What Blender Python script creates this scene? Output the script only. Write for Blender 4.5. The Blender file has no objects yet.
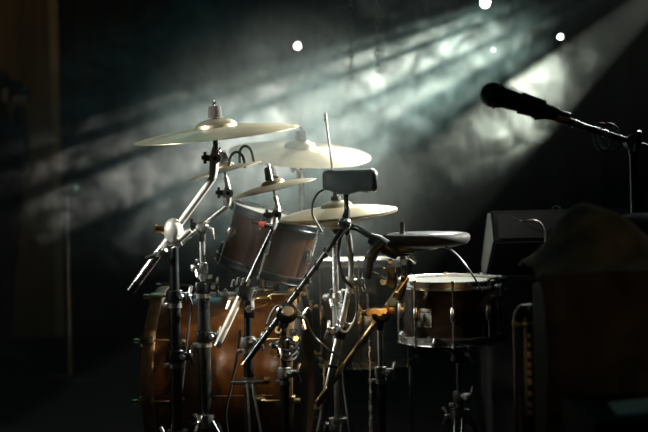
import bpy, bmesh, math, random
from mathutils import Vector as V, Matrix as M
random.seed(7)
S = bpy.context.scene
C = S.collection
R_ = math.radians

# ------------------------------------------------------------------ camera
CAM = V((0.0, -4.2, 0.82)); F = 1448.0; ROLL = R_(-1.2)
CR = V((math.cos(ROLL), 0, math.sin(ROLL))); CU = V((-math.sin(ROLL), 0, math.cos(ROLL)))
def P(px, py, y=0.0):
    """world point at depth y seen at photo pixel (px, py)"""
    d = y - CAM.y
    return CAM + V((0, d, 0)) + CR * ((px - 324) / F * d) - CU * ((py - 216) / F * d)
def mm(y): return (y - CAM.y) / F            # metres per pixel at depth y
cd = bpy.data.cameras.new('camera'); cam = bpy.data.objects.new('camera', cd); C.objects.link(cam)
cd.sensor_width = 36; cd.lens = F / 648 * 36
cam.matrix_world = M(((CR.x, CU.x, 0, CAM.x), (CR.y, CU.y, -1, CAM.y), (CR.z, CU.z, 0, CAM.z), (0, 0, 0, 1)))
cd.dof.use_dof = True; cd.dof.focus_distance = 4.05; cd.dof.aperture_fstop = 2.8
S.camera = cam

# ------------------------------------------------------------------ materials
def nodes(name):
    m = bpy.data.materials.new(name); m.use_nodes = True
    nt = m.node_tree; return m, nt, nt.nodes['Principled BSDF']
def ramp(nt, fac, stops):
    r = nt.nodes.new('ShaderNodeValToRGB'); nt.links.new(fac, r.inputs['Fac'])
    e = r.color_ramp.elements
    e[0].position, e[0].color = stops[0][0], (*stops[0][1], 1)
    e[1].position, e[1].color = stops[-1][0], (*stops[-1][1], 1)
    for p, c in stops[1:-1]:
        x = e.new(p); x.color = (*c, 1)
    return r.outputs['Color']
def noise(nt, scale, detail=4, stretch=None, dist=0, coord='Object'):
    t = nt.nodes.new('ShaderNodeTexCoord'); n = nt.nodes.new('ShaderNodeTexNoise')
    n.inputs['Scale'].default_value = scale; n.inputs['Detail'].default_value = detail; n.inputs['Distortion'].default_value = dist
    src = t.outputs[coord]
    if stretch:
        mp = nt.nodes.new('ShaderNodeMapping'); mp.inputs['Scale'].default_value = stretch
        nt.links.new(src, mp.inputs['Vector']); src = mp.outputs['Vector']
    nt.links.new(src, n.inputs['Vector'])
    return n.outputs['Fac']
def mat(name, col, rough=.4, metal=0., var=.15, scale=18, bump=0., stretch=None, coat=0., spec=.5):
    m, nt, b = nodes(name)
    f = noise(nt, scale, 4, stretch)
    c2 = tuple(max(0, c * (1 - var * 2)) for c in col); c1 = tuple(min(1, c * (1 + var)) for c in col)
    nt.links.new(ramp(nt, f, [(.3, c2), (.7, c1)]), b.inputs['Base Color'])
    mr = nt.nodes.new('ShaderNodeMapRange'); nt.links.new(f, mr.inputs['Value'])
    mr.inputs['To Min'].default_value = rough * .8; mr.inputs['To Max'].default_value = min(1, rough * 1.25)
    nt.links.new(mr.outputs['Result'], b.inputs['Roughness'])
    b.inputs['Metallic'].default_value = metal; b.inputs['Coat Weight'].default_value = coat
    b.inputs['Coat Roughness'].default_value = .15; b.inputs['Specular IOR Level'].default_value = spec
    if bump:
        bp = nt.nodes.new('ShaderNodeBump'); bp.inputs['Strength'].default_value = bump; bp.inputs['Distance'].default_value = .01
        nt.links.new(f, bp.inputs['Height']); nt.links.new(bp.outputs['Normal'], b.inputs['Normal'])
    return m
def glow(name, col, strength):
    m, nt, b = nodes(name)
    b.inputs['Base Color'].default_value = (*col, 1); b.inputs['Emission Color'].default_value = (*col, 1)
    b.inputs['Emission Strength'].default_value = strength
    return m
def cymbal_mat(name, col, rough):
    m, nt, b = nodes(name)
    t = nt.nodes.new('ShaderNodeTexCoord'); w = nt.nodes.new('ShaderNodeTexWave')
    w.wave_type = 'RINGS'; w.rings_direction = 'Z'; w.inputs['Scale'].default_value = 55
    w.inputs['Distortion'].default_value = .6; w.inputs['Detail'].default_value = 2
    nt.links.new(t.outputs['Object'], w.inputs['Vector'])
    n = noise(nt, 70, 3); n2 = noise(nt, 9, 3)
    ad = nt.nodes.new('ShaderNodeMath'); ad.operation = 'ADD'; nt.links.new(w.outputs['Fac'], ad.inputs[0]); nt.links.new(n, ad.inputs[1])
    bp = nt.nodes.new('ShaderNodeBump'); bp.inputs['Strength'].default_value = .5; bp.inputs['Distance'].default_value = .0012
    nt.links.new(ad.outputs[0], bp.inputs['Height']); nt.links.new(bp.outputs['Normal'], b.inputs['Normal'])
    nt.links.new(ramp(nt, n2, [(.3, tuple(c * .65 for c in col)), (.7, col)]), b.inputs['Base Color'])
    b.inputs['Metallic'].default_value = .85; b.inputs['Roughness'].default_value = rough
    return m
MT = dict(
    chrome=mat('chrome', (.9, .9, .87), .27, 1, .06),
    steel=mat('brushed_steel', (.55, .56, .55), .34, 1, .12),
    brass=mat('brass_fitting', (.62, .45, .22), .3, 1, .15),
    dark_tube=mat('dark_chrome_tube', (.13, .145, .15), .28, 1, .12),
    black_metal=mat('black_metal', (.02, .02, .022), .3, 0, .2, coat=.3),
    black_plastic=mat('black_plastic', (.014, .015, .016), .45, 0, .2, 30, .05),
    grey_plastic=mat('grey_plastic', (.22, .235, .23), .42, 0, .12, 30, .04),
    rubber=mat('black_rubber', (.012, .012, .012), .7, 0, .2, 40),
    felt=mat('grey_felt', (.10, .10, .095), .95, 0, .25, 160, .4),
    bronze=cymbal_mat('cymbal_bronze', (.76, .67, .47), .36),
    bronze_dark=cymbal_mat('cymbal_dark_bronze', (.50, .43, .30), .45),
    copper=mat('copper_stained_wood', (.19, .078, .019), .3, 0.3, .28, 5, .02, (1, 7, 7), coat=.6),
    hoopwood=mat('hoop_wood', (.22, .13, .055), .35, .1, .2, 10, 0, (1, 6, 6), coat=.3),
    tomwood=mat('tom_wood', (.045, .015, .004), .3, 0, .25, 6, 0, (6, 6, 1), coat=.5),
    snareshell=mat('dark_snare_shell', (.022, .013, .008), .2, .3, .2, 8, 0, (1, 1, 6), coat=.5),
    tealshell=mat('grey_tom_shell', (.10, .12, .12), .32, 0, .15, 8, 0, (1, 1, 9), coat=.3),
    satin=mat('satin_metal', (.86, .86, .8), .5, .55, .05),
    head=mat('drum_head', (.36, .37, .34), .35, 0, .08, 9),
    headblack=mat('black_drum_head', (.02, .02, .02), .4, 0, .1, 9),
    badge=mat('badge_silver', (.36, .37, .33), .4, .6, .15, 60),
    badge_ink=mat('badge_ink', (.03, .03, .03), .5),
    orange=mat('orange_band', (.95, .34, .05), .5, 0, .15, 60),
    red=mat('red_tip', (.7, .12, .08), .4),
    grille=mat('black_steel_mesh', (.03, .03, .03), .4, .6, .5, 240, .6),
    cloth=mat('brown_cloth', (.2, .12, .06), .95, 0, .35, 14, .4),
    vinyl=mat('black_vinyl', (.009, .0095, .01), .35, 0, .2, 60, .1, coat=.2),
    casefoil=mat('case_panel', (.007, .0075, .008), .7, 0, .2, 25, .05, spec=.2),
    paper=mat('paper', (.62, .66, .62), .9, 0, .06, 30),
    gold=mat('gold_print', (.85, .6, .22), .4, .3, .15, 50),
    skin=mat('skin', (.45, .28, .2), .55, 0, .1, 14), jacket=mat('dark_jacket', (.02, .024, .026), .9, 0, .25, 14, .2),
    hair=mat('dark_hair', (.02, .015, .01), .7, 0, .3, 60, .3),
    floor=mat('stage_floor', (.009, .009, .009), .8, 0, .3, 4, .03, (1, 6, 1), spec=.12),
    drape=mat('black_drape', (.012, .02, .021), .95, 0, .25, 3, .1, (6, 6, .4)),
    curtain=mat('brown_curtain', (.14, .10, .055), .95, 0, .2, 3, .1, (6, 6, .4)),
    trim=mat('trim_wood', (.30, .26, .15), .7, 0, .2, 4),
    wire=mat('wire_painted_shine', (.75, .72, .64), .35, .3, .1, 60),  # chrome wires: their shine is put into this pale colour
    lampglass=glow('lamp_glass', (1, .98, .9), 60), lampdim=glow('dim_lamp_glass', (.9, 1, .95), 9),
    greenled=glow('green_indicator', (.25, 1, .6), .12),
)

# ------------------------------------------------------------------ mesh builder
def frame(d):
    d = d.normalized(); a = V((0, 0, 1)) if abs(d.z) < .9 else V((1, 0, 0))
    u = d.cross(a).normalized(); return u, d.cross(u).normalized()
def zmat(p, d, x=None):
    """matrix whose Z runs along d at p"""
    d = V(d).normalized()
    if x is None: u, w = frame(d)
    else:
        u = (V(x) - d * V(x).dot(d)).normalized()
    w = d.cross(u)
    return M(((u.x, w.x, d.x, p[0]), (u.y, w.y, d.y, p[1]), (u.z, w.z, d.z, p[2]), (0, 0, 0, 1)))
class MB:
    def __init__(s): s.bm = bmesh.new()
    def tube(s, pts, r, seg=12, cap=True):
        pts = [V(p) for p in pts]; n = len(pts)
        rs = list(r) if isinstance(r, (list, tuple)) else [r] * n
        u = None; rings = []
        for i, p in enumerate(pts):
            d = (pts[min(i + 1, n - 1)] - pts[max(i - 1, 0)]).normalized()
            u = frame(d)[0] if u is None else (u - d * u.dot(d)).normalized()
            w = d.cross(u)
            rings.append([s.bm.verts.new(p + (u * math.cos(2 * math.pi * k / seg) + w * math.sin(2 * math.pi * k / seg)) * rs[i]) for k in range(seg)])
        for a, b in zip(rings, rings[1:]):
            for k in range(seg): s.bm.faces.new((a[k], a[(k + 1) % seg], b[(k + 1) % seg], b[k]))
        if cap:
            s.bm.faces.new(rings[0][::-1]); s.bm.faces.new(rings[-1])
        return s
    def curve(s, pts, r, seg=8, n=8):
        """smooth tube through the points"""
        q = [V(p) for p in pts]; q = [q[0] * 2 - q[1]] + q + [q[-1] * 2 - q[-2]]; out = []
        for i in range(1, len(q) - 2):
            for k in range(n):
                t = k / n; a, b, c, d = q[i - 1:i + 3]
                out.append(.5 * (2 * b + (c - a) * t + (2 * a - 5 * b + 4 * c - d) * t * t + (3 * b - a - 3 * c + d) * t ** 3))
        out.append(q[-2]); return s.tube(out, r, seg)
    def lathe(s, prof, mx=M(), seg=32, closed=False):
        rings = []
        for r, z in prof:
            if r < 1e-6: rings.append([s.bm.verts.new(mx @ V((0, 0, z)))])
            else: rings.append([s.bm.verts.new(mx @ V((r * math.cos(2 * math.pi * k / seg), r * math.sin(2 * math.pi * k / seg), z))) for k in range(seg)])
        pr = list(zip(rings, rings[1:])) + ([(rings[-1], rings[0])] if closed else [])
        for a, b in pr:
            for k in range(seg):
                f = [a[k % len(a)], a[(k + 1) % len(a)], b[(k + 1) % len(b)], b[k % len(b)]]
                f = list(dict.fromkeys(f))
                if len(f) > 2:
                    try: s.bm.faces.new(f)
                    except ValueError: pass
        return s
    def box(s, size, mx=M(), bev=0., seg=2):
        g = bmesh.ops.create_cube(s.bm, size=1, matrix=mx @ M.Diagonal((*size, 1)))
        if bev:
            es = list({e for v in g['verts'] for e in v.link_edges})
            bmesh.ops.bevel(s.bm, geom=es, offset=bev, segments=seg, affect='EDGES', profile=.5)
        return s
    def ball(s, r, mx=M(), u=18, v=12):
        bmesh.ops.create_uvsphere(s.bm, u_segments=u, v_segments=v, radius=r, matrix=mx); return s
    def prism(s, poly, h, mx=M(), bev=0.):
        vs = [s.bm.verts.new(mx @ V((x, y, 0))) for x, y in poly]; ws = [s.bm.verts.new(mx @ V((x, y, h))) for x, y in poly]
        n = len(poly); fs = [s.bm.faces.new(vs[::-1]), s.bm.faces.new(ws)]
        for k in range(n): fs.append(s.bm.faces.new((vs[k], vs[(k + 1) % n], ws[(k + 1) % n], ws[k])))
        if bev:
            bmesh.ops.bevel(s.bm, geom=list({e for f in fs for e in f.edges}), offset=bev, segments=2, affect='EDGES')
        return s
    def build(s, name, m, parent=None, smooth=True, origin=None):
        bmesh.ops.recalc_face_normals(s.bm, faces=s.bm.faces)
        me = bpy.data.meshes.new(name)
        o = bpy.data.objects.new(name, me); C.objects.link(o)
        if origin is not None:
            mi = origin.inverted(); bmesh.ops.transform(s.bm, matrix=mi, verts=s.bm.verts)
        s.bm.to_mesh(me); s.bm.free()
        me.materials.append(MT[m] if isinstance(m, str) else m)
        if smooth:
            for p in me.polygons: p.use_smooth = True
            try: me.set_sharp_from_angle(angle=R_(38))
            except Exception: pass
        if parent is not None:
            o.parent = parent; pm = WM[parent.name]; o.matrix_parent_inverse = pm.inverted()
        wm = origin if origin is not None else M()
        if origin is not None: o.matrix_basis = wm
        WM[o.name] = wm.copy()
        return o
WM = {}
def tag(o, label, cat, group=None, kind=None):
    o['label'] = label
    if cat: o['category'] = cat
    if group: o['group'] = group
    if kind: o['kind'] = kind
    return o
def thing(name, label, cat, loc, group=None):
    o = bpy.data.objects.new(name, None); C.objects.link(o); o.location = loc; o.empty_display_size = .05
    WM[o.name] = M.Translation(V(loc)); return tag(o, label, cat, group)
def struct(o, label=None):
    o['kind'] = 'structure'
    if label: o['label'] = label
    return o

# ------------------------------------------------------------------ hardware pieces
def wing(parent, p, d, up, s=1., m='chrome'):
    """a wing nut: barrel along d with two lobes along up"""
    d = V(d).normalized(); up = (V(up) - d * V(up).dot(d)).normalized(); b = MB(); p = V(p)
    b.tube([p, p + d * .016 * s], .0065 * s, 10)
    q = p + d * .012 * s
    for k in (1, -1):
        b.tube([q + up * k * .004 * s, q + up * k * .017 * s + d * .006 * s, q + up * k * .026 * s + d * .011 * s], [.0042 * s, .0055 * s, .0045 * s], 8)
    return b.build('wing_nut', m, parent)
def bolt(parent, p, d, L=.03, r=.0035, m='chrome'):
    d = V(d).normalized(); p = V(p); b = MB()
    b.tube([p, p + d * L], r, 8); b.tube([p + d * L, p + d * (L + .006)], r * 2.1, 6)
    return b.build('bolt', m, parent)
def clamp(root, p, axis, r, side=V((1, -.3, 0)), m='dark_tube', name='height_clamp', h=.034, w=True):
    """split collar with its ears, wing nut and bolt"""
    axis = V(axis).normalized(); side = (V(side) - axis * V(side).dot(axis)).normalized(); p = V(p)
    b = MB(); mx = zmat(p, axis, side)
    b.lathe([(r + .0015, -h / 2), (r + .006, -h / 2 + .003), (r + .0075, 0), (r + .006, h / 2 - .003), (r + .0015, h / 2)], mx, 20)
    t = axis.cross(side)
    for k in (-1, 1):
        b.box((.022, .006, h * .62), zmat(p + side * (r + .014) + t * k * .006, axis, side), .0015)
    c = b.build(name, m, root)
    if w:
        wing(c, p + side * (r + .017) + t * .009, t, axis, 1.0)
        bolt(c, p + side * (r + .017) - t * .009, -t, .008)
        # memory lock under the collar
        b = MB(); b.lathe([(r + .001, -h * .95), (r + .0045, -h * .95), (r + .0045, -h * .6), (r + .001, -h * .6)], mx, 18)
        b.box((.018, .012, h * .35), zmat(p - axis * h * .78 - side * (r + .01), axis, side), .001)
        b.build('memory_lock', 'chrome', c)
    return c
def tripod(root, x, y, top, spread, a0, m='dark_tube', r=.017, n=3):
    """sliding collar, hub, legs with rubber feet and braces"""
    z0 = .12
    b = MB(); b.lathe([(r, -.02), (r + .012, -.02), (r + .014, 0), (r + .012, .02), (r, .02)], M.Translation((x, y, top)), 18)
    col = b.build('tripod_collar', 'chrome', root); wing(col, (x + math.cos(a0 + 2.4) * (r + .012), y + math.sin(a0 + 2.4) * (r + .012), top), (math.cos(a0 + 2.4), math.sin(a0 + 2.4), 0), (0, 0, 1))
    b = MB(); b.lathe([(r, -.015), (r + .01, -.015), (r + .01, .015), (r, .015)], M.Translation((x, y, z0)), 18); b.build('tripod_hub', 'chrome', root)
    for k in range(n):
        a = a0 + k * 2 * math.pi / n; d = V((math.cos(a), math.sin(a), 0)); t = V((-math.sin(a), math.cos(a), 0))
        p0 = V((x, y, top)) + d * (r + .01); p1 = V((x, y, .022)) + d * spread
        b = MB()
        for s_ in (-1, 1): b.tube([p0 + t * .011 * s_, p1 + t * .007 * s_], .0048, 8)
        b.tube([p0 - t * .013, p0 + t * .013], .004, 8); b.tube([p1 - t * .012, p1 + t * .012], .006, 8)
        leg = b.build('leg', 'dark_tube', root)
        b = MB(); b.lathe([(0, -.022), (.016, -.022), (.018, -.012), (.013, .012), (0, .014)], M.Translation(p1), 14); b.build('rubber_foot', 'rubber', leg)
        mid = p0.lerp(p1, .62); q = V((x, y, z0)) + d * (r + .008)
        b = MB(); b.tube([q, mid], .0042, 8); b.build('brace', 'dark_tube', root)
def tilter(root, p0, p1, m='chrome'):
    """gear tilter from the boom end p0 to the cymbal post foot p1"""
    p0, p1 = V(p0), V(p1); b = MB()
    ax = V((.15, -1, .05)).normalized()
    b.tube([p0, p0.lerp(p1, .3), p0.lerp(p1, .7), p1], [.0095, .013, .0125, .008], 14)
    mid = p0.lerp(p1, .62)
    b.tube([mid - ax * .013, mid + ax * .013], .0155, 20)
    t = b.build('tilter', m, root)
    b = MB(); b.tube([mid + ax * .0132, mid + ax * .016], .006, 12); b.build('tilter_rivet', 'black_metal', t)
    sd = V((-1, -.15, .12)).normalized(); b = MB()
    b.tube([mid + sd * .012, mid + sd * .03], .009, 10); b.tube([mid + sd * .03, mid + sd * .036], .006, 8)
    b.tube([mid + sd * .026 - V((0, 0, .016)), mid + sd * .026 + V((0, 0, .016))], .0045, 8)
    b.build('tilter_knob', 'black_metal', t)
    return t
def post(root, base, top, felt_at=None, r=.004):
    """threaded cymbal post with sleeve, felts and wing nut"""
    base, top = V(base), V(top); d = (top - base).normalized()
    b = MB(); b.tube([base, top], r, 10); b.tube([base, base.lerp(top, .25)], r * 1.8, 12); po = b.build('cymbal_post', 'chrome', root)
    if felt_at is not None:
        q = V(felt_at)
        b = MB(); b.tube([q + d * .002, q + d * .018], [.02, .0185], 18); b.tube([q + d * .0185, q + d * .034], [.0185, .0165], 18)
        b.build('felt_washer', 'felt', root)
        w = wing(po, q + d * .034, d, V((.3, -1, 0)), .5, 'dark_tube')
def cymbal(name, label, centre, Rr, up, bow=.022, bell_r=.055, bell_h=.02, m='bronze', cat='cymbal', group=None, th=.0016, flip=False, root=None):
    """lathe cymbal; centre is the middle of its edge plane, up its axis"""
    mx = zmat(V(centre), V(up), V((1, 0, 0)))
    if root is None: root = thing(name, label, cat, V(centre), group)
    sg = -1 if flip else 1
    top = [(Rr * (1 - (1 - t) * (1 - bell_r / Rr)), 0) for t in ()]
    pr = []
    for k in range(15):
        t = k / 14; r = bell_r + (Rr - bell_r) * t
        pr.append((r, bow * (1 - (t ** 1.7))))
    up_p = [(r, sg * z) for r, z in pr]; lo_p = [(r, sg * (z - th * sg) if not flip else sg * z - th) for r, z in pr][::-1]
    b = MB(); b.lathe(up_p + [(Rr + .0006, up_p[-1][1] - th / 2)] + lo_p, mx, 96, closed=True); b.build('bow', m, root, origin=mx)
    bell = [(bell_r * math.cos(a), sg * (bow + bell_h * math.sin(a) ** .9 if a > 0 else bow)) for a in [k * math.pi / 2 / 9 * .95 for k in range(10)]]
    inner = [(max(r - th * .6, .004), z - th) for r, z in bell][::-1]
    b = MB(); b.lathe(bell + inner, mx, 48, closed=True); b.build('bell', m, root, origin=mx)
    top_pt = mx @ V((0, 0, sg * (bow + bell_h)))
    return root, top_pt, mx
def lug(parent, mx, a, R, z, L=.05, m='chrome', both=True):
    d = V((math.cos(a), math.sin(a), 0)); b = MB()
    q = mx @ (d * (R + .008) + V((0, 0, z))); ax = (mx.to_3x3() @ V((0, 0, 1)))
    out = mx.to_3x3() @ d
    b.tube([q - ax * L / 2, q - ax * L / 2 * .8, q + ax * L / 2 * .8, q + ax * L / 2], [.006, .0085, .0085, .006], 10)
    b.box((.012, .014, L * .45), zmat(q - out * .004, ax, out), .002)
    return b.build('lug', m, parent)
def drum(root, mx, R, H, shell, nl=8, hoop_m='chrome', rodm='chrome', a0=.2, head='head', head2='head', wood_hoop=False, lug_len=.05, claw=False):
    """shell, two heads, two hoops, lugs and tension rods; local Z is the axis, 0 = bottom edge"""
    ax = mx.to_3x3() @ V((0, 0, 1))
    b = MB(); b.lathe([(R, .002), (R, H - .002), (R - .006, H - .002), (R - .006, .002)], mx, 96, closed=True); b.build('shell', shell, root, origin=mx)
    for z, n, hm in ((H, 'batter_head', head), (0, 'resonant_head', head2)):
        s = 1 if z else -1
        b = MB(); b.lathe([(R + .004, z - s * .012), (R + .005, z), (R + .003, z + s * .003), (R - .005, z + s * .004), (0, z + s * .003), (0, z + s * .002), (R - .004, z + s * .001)], mx, 72); b.build(n, hm, root, origin=mx)
        hw = .036 if wood_hoop else .022
        o = .006
        pr = [(R + o, z - s * hw * .55), (R + o + .009, z - s * hw * .55), (R + o + .009, z - s * hw * .3), (R + o + .005, z - s * hw * .2), (R + o + .005, z + s * hw * .42), (R + o + .009, z + s * hw * .48), (R + o + .006, z + s * hw * .58), (R + o, z + s * hw * .5)]
        if wood_hoop: pr = [(R + .007, z - s * hw * .4), (R + .019, z - s * hw * .4), (R + .021, z - s * hw * .3), (R + .021, z + s * hw * .5), (R + .019, z + s * hw * .6), (R + .007, z + s * hw * .6)]
        b = MB(); b.lathe(pr, mx, 96, closed=True); b.build('hoop', hoop_m, root, origin=mx)
    for k in range(nl):
        a = a0 + 2 * math.pi * k / nl; d = V((math.cos(a), math.sin(a), 0))
        if not claw:
            lg = lug(root, mx, a, R, H / 2, min(lug_len, H * .5))
            b = MB(); q = d * (R + .013)
            for z0, z1 in ((H / 2 + lug_len * .4, H + .008), (H / 2 - lug_len * .4, -.008)):
                b.tube([mx @ (q + V((0, 0, z0))), mx @ (q + V((0, 0, z1)))], .0032, 8)
                b.tube([mx @ (q + V((0, 0, z1))), mx @ (q + V((0, 0, z1 + (.008 if z1 > 0 else -.008))))], .006, 8)
            b.build('tension_rod', rodm, lg)
        else:
            out = mx.to_3x3() @ d
            for z0, s in ((H, 1), (0, -1)):
                lz = z0 - s * .085
                q = mx @ (d * (R + .011) + V((0, 0, lz))); b = MB()
                b.tube([q - ax * .024, q - ax * .018, q + ax * .018, q + ax * .024], [.006, .01, .01, .006], 10)
                b.box((.014, .018, .026), zmat(q - out * .006, ax, out), .002)
                lg = b.build('lug', 'brass', root)
                e = mx @ (d * (R + .026) + V((0, 0, z0 + s * .012)))
                b = MB(); b.tube([q, mx @ (d * (R + .026) + V((0, 0, lz + s * .03))), e + ax * s * .02], .0035, 8); b.tube([e + ax * s * .02, e + ax * s * .034], .0065, 8)
                b.build('tension_rod', 'brass', lg)
                b = MB(); b.box((.012, .026, .04), zmat(e - ax * s * .006, ax, out), .003); b.box((.03, .022, .008), zmat(e + ax * s * .013 - out * .012, ax, out), .002)
                b.build('claw_hook', 'brass', lg)

# ------------------------------------------------------------------ setting
def plane_box(name, lo, hi, m, label=None):
    lo, hi = V(lo), V(hi); b = MB(); b.box(hi - lo, M.Translation((lo + hi) / 2))
    return struct(b.build(name, m, smooth=False), label)
YB = 6.2
plane_box('floor', (-4.5, -5.2, -.1), (4.5, YB + .1, 0), 'floor')
plane_box('ceiling', (-4.5, -5.2, 4.2), (4.5, YB + .1, 4.3), 'drape')
plane_box('wall_left', (-4.6, -5.2, 0), (-4.5, YB + .1, 4.2), 'curtain')
plane_box('wall_right', (4.5, -5.2, 0), (4.6, YB + .1, 4.2), 'drape')
def drape(name, x0, x1, y, m, amp=.045, per=.22):
    b = MB(); n = int((x1 - x0) / .03); cols = []
    for i in range(n + 1):
        x = x0 + (x1 - x0) * i / n
        yy = y + amp * math.sin(x / per * 6.283 + 1.3 * math.sin(x * 2.1)) - amp
        cols.append([b.bm.verts.new((x, yy, z)) for z in (.0, 2.1, 4.2)] + [b.bm.verts.new((x, YB + .1, z)) for z in (4.2, .0)])
    for a, c in zip(cols, cols[1:]):
        for k in range(5): b.bm.faces.new((a[k], a[(k + 1) % 5], c[(k + 1) % 5], c[k]))
    b.bm.faces.new(cols[0]); b.bm.faces.new(cols[-1][::-1])
    return struct(b.build(name, m))
xs = P(60, 60, YB - .1).x
drape('wall_back', xs, 4.5, YB, 'drape')
drape('wall_back_brown', -4.5, xs - .05, YB - .1, 'curtain', .02, .5)
plane_box('trim_1', (xs - .06, YB - .16, 0), (xs, YB - .05, 4.2), 'trim')

# ------------------------------------------------------------------ bass drum
bx0, bx1, by, bR = -.51, -.095, .41, .27
bz = bR + .045
mx = zmat((bx1, by - .02, bz), (-1, .11, 0), (0, 0, 1))
bd = thing('bass_drum', 'large copper brown bass drum lying on its side behind the cymbal stands', 'drum', (-.3, by, 0))
drum(bd, mx, bR, bx1 - bx0, 'copper', 10, 'hoopwood', a0=R_(-27) + .02, head='headblack', head2='headblack', wood_hoop=True, claw=True)
for sgn in (-1, 1):                                  # spurs
    p0 = V((bx0 + .10, by + sgn * bR * .86, bz - bR * .50)); p1 = V((bx0 - .03, by + sgn * (bR + .10), .012))
    b = MB(); b.box((.05, .06, .03), zmat(p0, V((0, sgn, -.5)), (1, 0, 0)), .005); br = b.build('spur_bracket', 'brass', bd)
    b = MB(); b.tube([p0 + V((0, sgn * .02, -.005)), p1], .008, 12); b.lathe([(0, -.012), (.013, -.012), (.012, .016), (0, .018)], M.Translation(p1), 12); b.build('spur', 'dark_tube', br)
b = MB()                                              # tom mount plate on top of the shell
b.box((.07, .07, .014), M.Translation((-.20, by, bz + bR + .006)), .004); b.tube([(-.20, by, bz + bR), (-.20, by, bz + bR + .055)], .0125, 14)
b.build('tom_mount', 'chrome', bd)
b = MB()                                              # seam of the veneer
sa = R_(-96)
b.tube([mx @ V((math.cos(sa) * (bR + .0008), math.sin(sa) * (bR + .0008), .04)), mx @ V((math.cos(sa) * (bR + .0008), math.sin(sa) * (bR + .0008), bx1 - bx0 - .04))], .0012, 6)
b.build('shell_seam', 'brass', bd)

# ------------------------------------------------------------------ rack tom
tc = P(270, 243, .42); tax = V((.30, -.08, .95)).normalized()
mx = zmat(tc - tax * .085, tax, (1, 0, 0))
rt = thing('rack_tom', 'small wood shell rack tom tilted above the copper bass drum', 'drum', tc - tax * .085)
drum(rt, mx, .142, .17, 'tomwood', 6, 'dark_tube', a0=.5, lug_len=.045)
b = MB(); q = mx @ V((-.05, 0, 0))
b.curve([(-.20, by, bz + bR + .075), (-.215, by + .01, bz + bR + .10), tc - tax * .02 + V((-.15, .0, 0))], .008, 10); b.build('mount_arm', 'chrome', rt)
b = MB(); b.box((.02, .05, .05), zmat(tc - tax * .02 + V((-.147, 0, 0)), tax, (1, 0, 0)), .004); b.build('mount_bracket', 'black_metal', rt)

# ------------------------------------------------------------------ floor tom
fx = P(366, 262, .82); fz = fx.z
ft = thing('floor_tom', 'grey floor tom with a pale glowing head standing behind the hi-hat', 'drum', (fx.x, .82, 0))
drum(ft, zmat((fx.x, .82, fz - .34), (0, -.012, 1), (1, 0, 0)), .158, .34, 'tealshell', 6, 'chrome', a0=.35, lug_len=.05)
for k in range(3):
    a = R_(30 + 120 * k); q = V((fx.x + math.cos(a) * .175, .82 + math.sin(a) * .175, 0))
    b = MB(); b.tube([(q.x, q.y, fz - .10), (q.x, q.y, .06), (q.x + math.cos(a) * .03, q.y + math.sin(a) * .03, .018)], .006, 10); lg = b.build('leg', 'chrome', ft)
    b = MB(); b.lathe([(0, -.018), (.014, -.018), (.012, .02), (0, .022)], M.Translation((q.x + math.cos(a) * .03, q.y + math.sin(a) * .03, .018)), 12); b.build('rubber_foot', 'rubber', lg)
    b = MB(); b.box((.03, .03, .05), M.Translation((q.x - math.cos(a) * .01, q.y - math.sin(a) * .01, fz - .20)) @ M.Rotation(a, 4, 'Z'), .004); b.build('leg_bracket', 'chrome', ft)

# ------------------------------------------------------------------ crash cymbal on its boom stand (nearest, tallest)
YA = -.25
cA = P(217, 134.5, YA)
upA = V((-.085, -.125, 1)).normalized()
_, topA, mxA = cymbal('crash_cymbal', 'large bronze crash cymbal on the tallest boom stand, highest in the kit', cA, .2265, upA, .021, .058, .023)
st = thing('boom_stand', 'chrome boom stand holding the highest crash cymbal over the bass drum', 'cymbal stand', (P(177, 300, YA).x, YA, 0))
xA = P(177, 330, YA).x
jA = P(173.5, 231, YA); xA = P(174.5, 292, YA).x
b = MB(); b.tube([(xA, YA, .09), (xA, YA, P(0, 296, YA).z)], .0165, 18); b.build('base_tube', 'dark_tube', st)
b = MB(); b.tube([(xA, YA, P(174, 296, YA).z), (xA, YA, P(174, 248, YA).z)], .0135, 18); b.build('upper_tube', 'dark_tube', st)
clamp(st, (xA, YA, P(174, 296, YA).z), (0, 0, 1), .0165, V((1, -.5, 0)))
clamp(st, (xA, YA, P(176, 356, YA).z), (0, 0, 1), .0165, V((1, -.5, 0)))
# bracket at the top of the pole
zt = P(174, 246, YA).z
b = MB(); b.prism([(-.02, 0), (.026, 0), (.02, .012), (.006, .052), (-.008, .052), (-.016, .012)], .022, zmat((xA, YA + .011, zt), (0, -1, 0), (1, 0, 0)) , .002)
b.build('pole_cap', 'steel', st)
ba0, ba1 = P(213, 178, YA), P(131, 290.5, YA); bdv = (ba1 - ba0).normalized()
b = MB(); b.tube([ba0, ba0.lerp(ba1, .62)], .0098, 16); bo = b.build('boom_arm', 'satin', st)
b = MB(); b.tube([ba0.lerp(ba1, .62), ba1], .0128, 16); bo2 = b.build('boom_sleeve', 'chrome', st)
b = MB(); b.tube([ba0.lerp(ba1, .93), ba1 + bdv * .002], .0134, 16); b.build('boom_end_cap', 'dark_tube', bo2)
b = MB(); dd = V((.05, -1, .02)).normalized()
b.lathe([(0, .024), (.012, .023), (.022, .017), (.0285, .006), (.0285, -.008), (0, -.008)], zmat(jA, dd, (0, 0, 1)) @ M.Diagonal((1.25, .92, 1, 1)), 28)
rc = b.build('ratchet_disc', 'satin', st)
b = MB(); b.tube([jA + V((-.025, .0, .003)), jA + V((-.046, -.004, .007))], .011, 14); b.tube([jA + V((-.046, -.004, .007)), jA + V((-.05, -.004, .007))], .014, 10); b.build('ratchet_knob', 'brass', rc)
b = MB(); b.tube([P(179, 240, YA - .02), P(187, 233, YA - .02), P(191, 230.5, YA - .02)], [.008, .0095, .006], 10); b.build('ratchet_lever', 'satin', rc)
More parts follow.
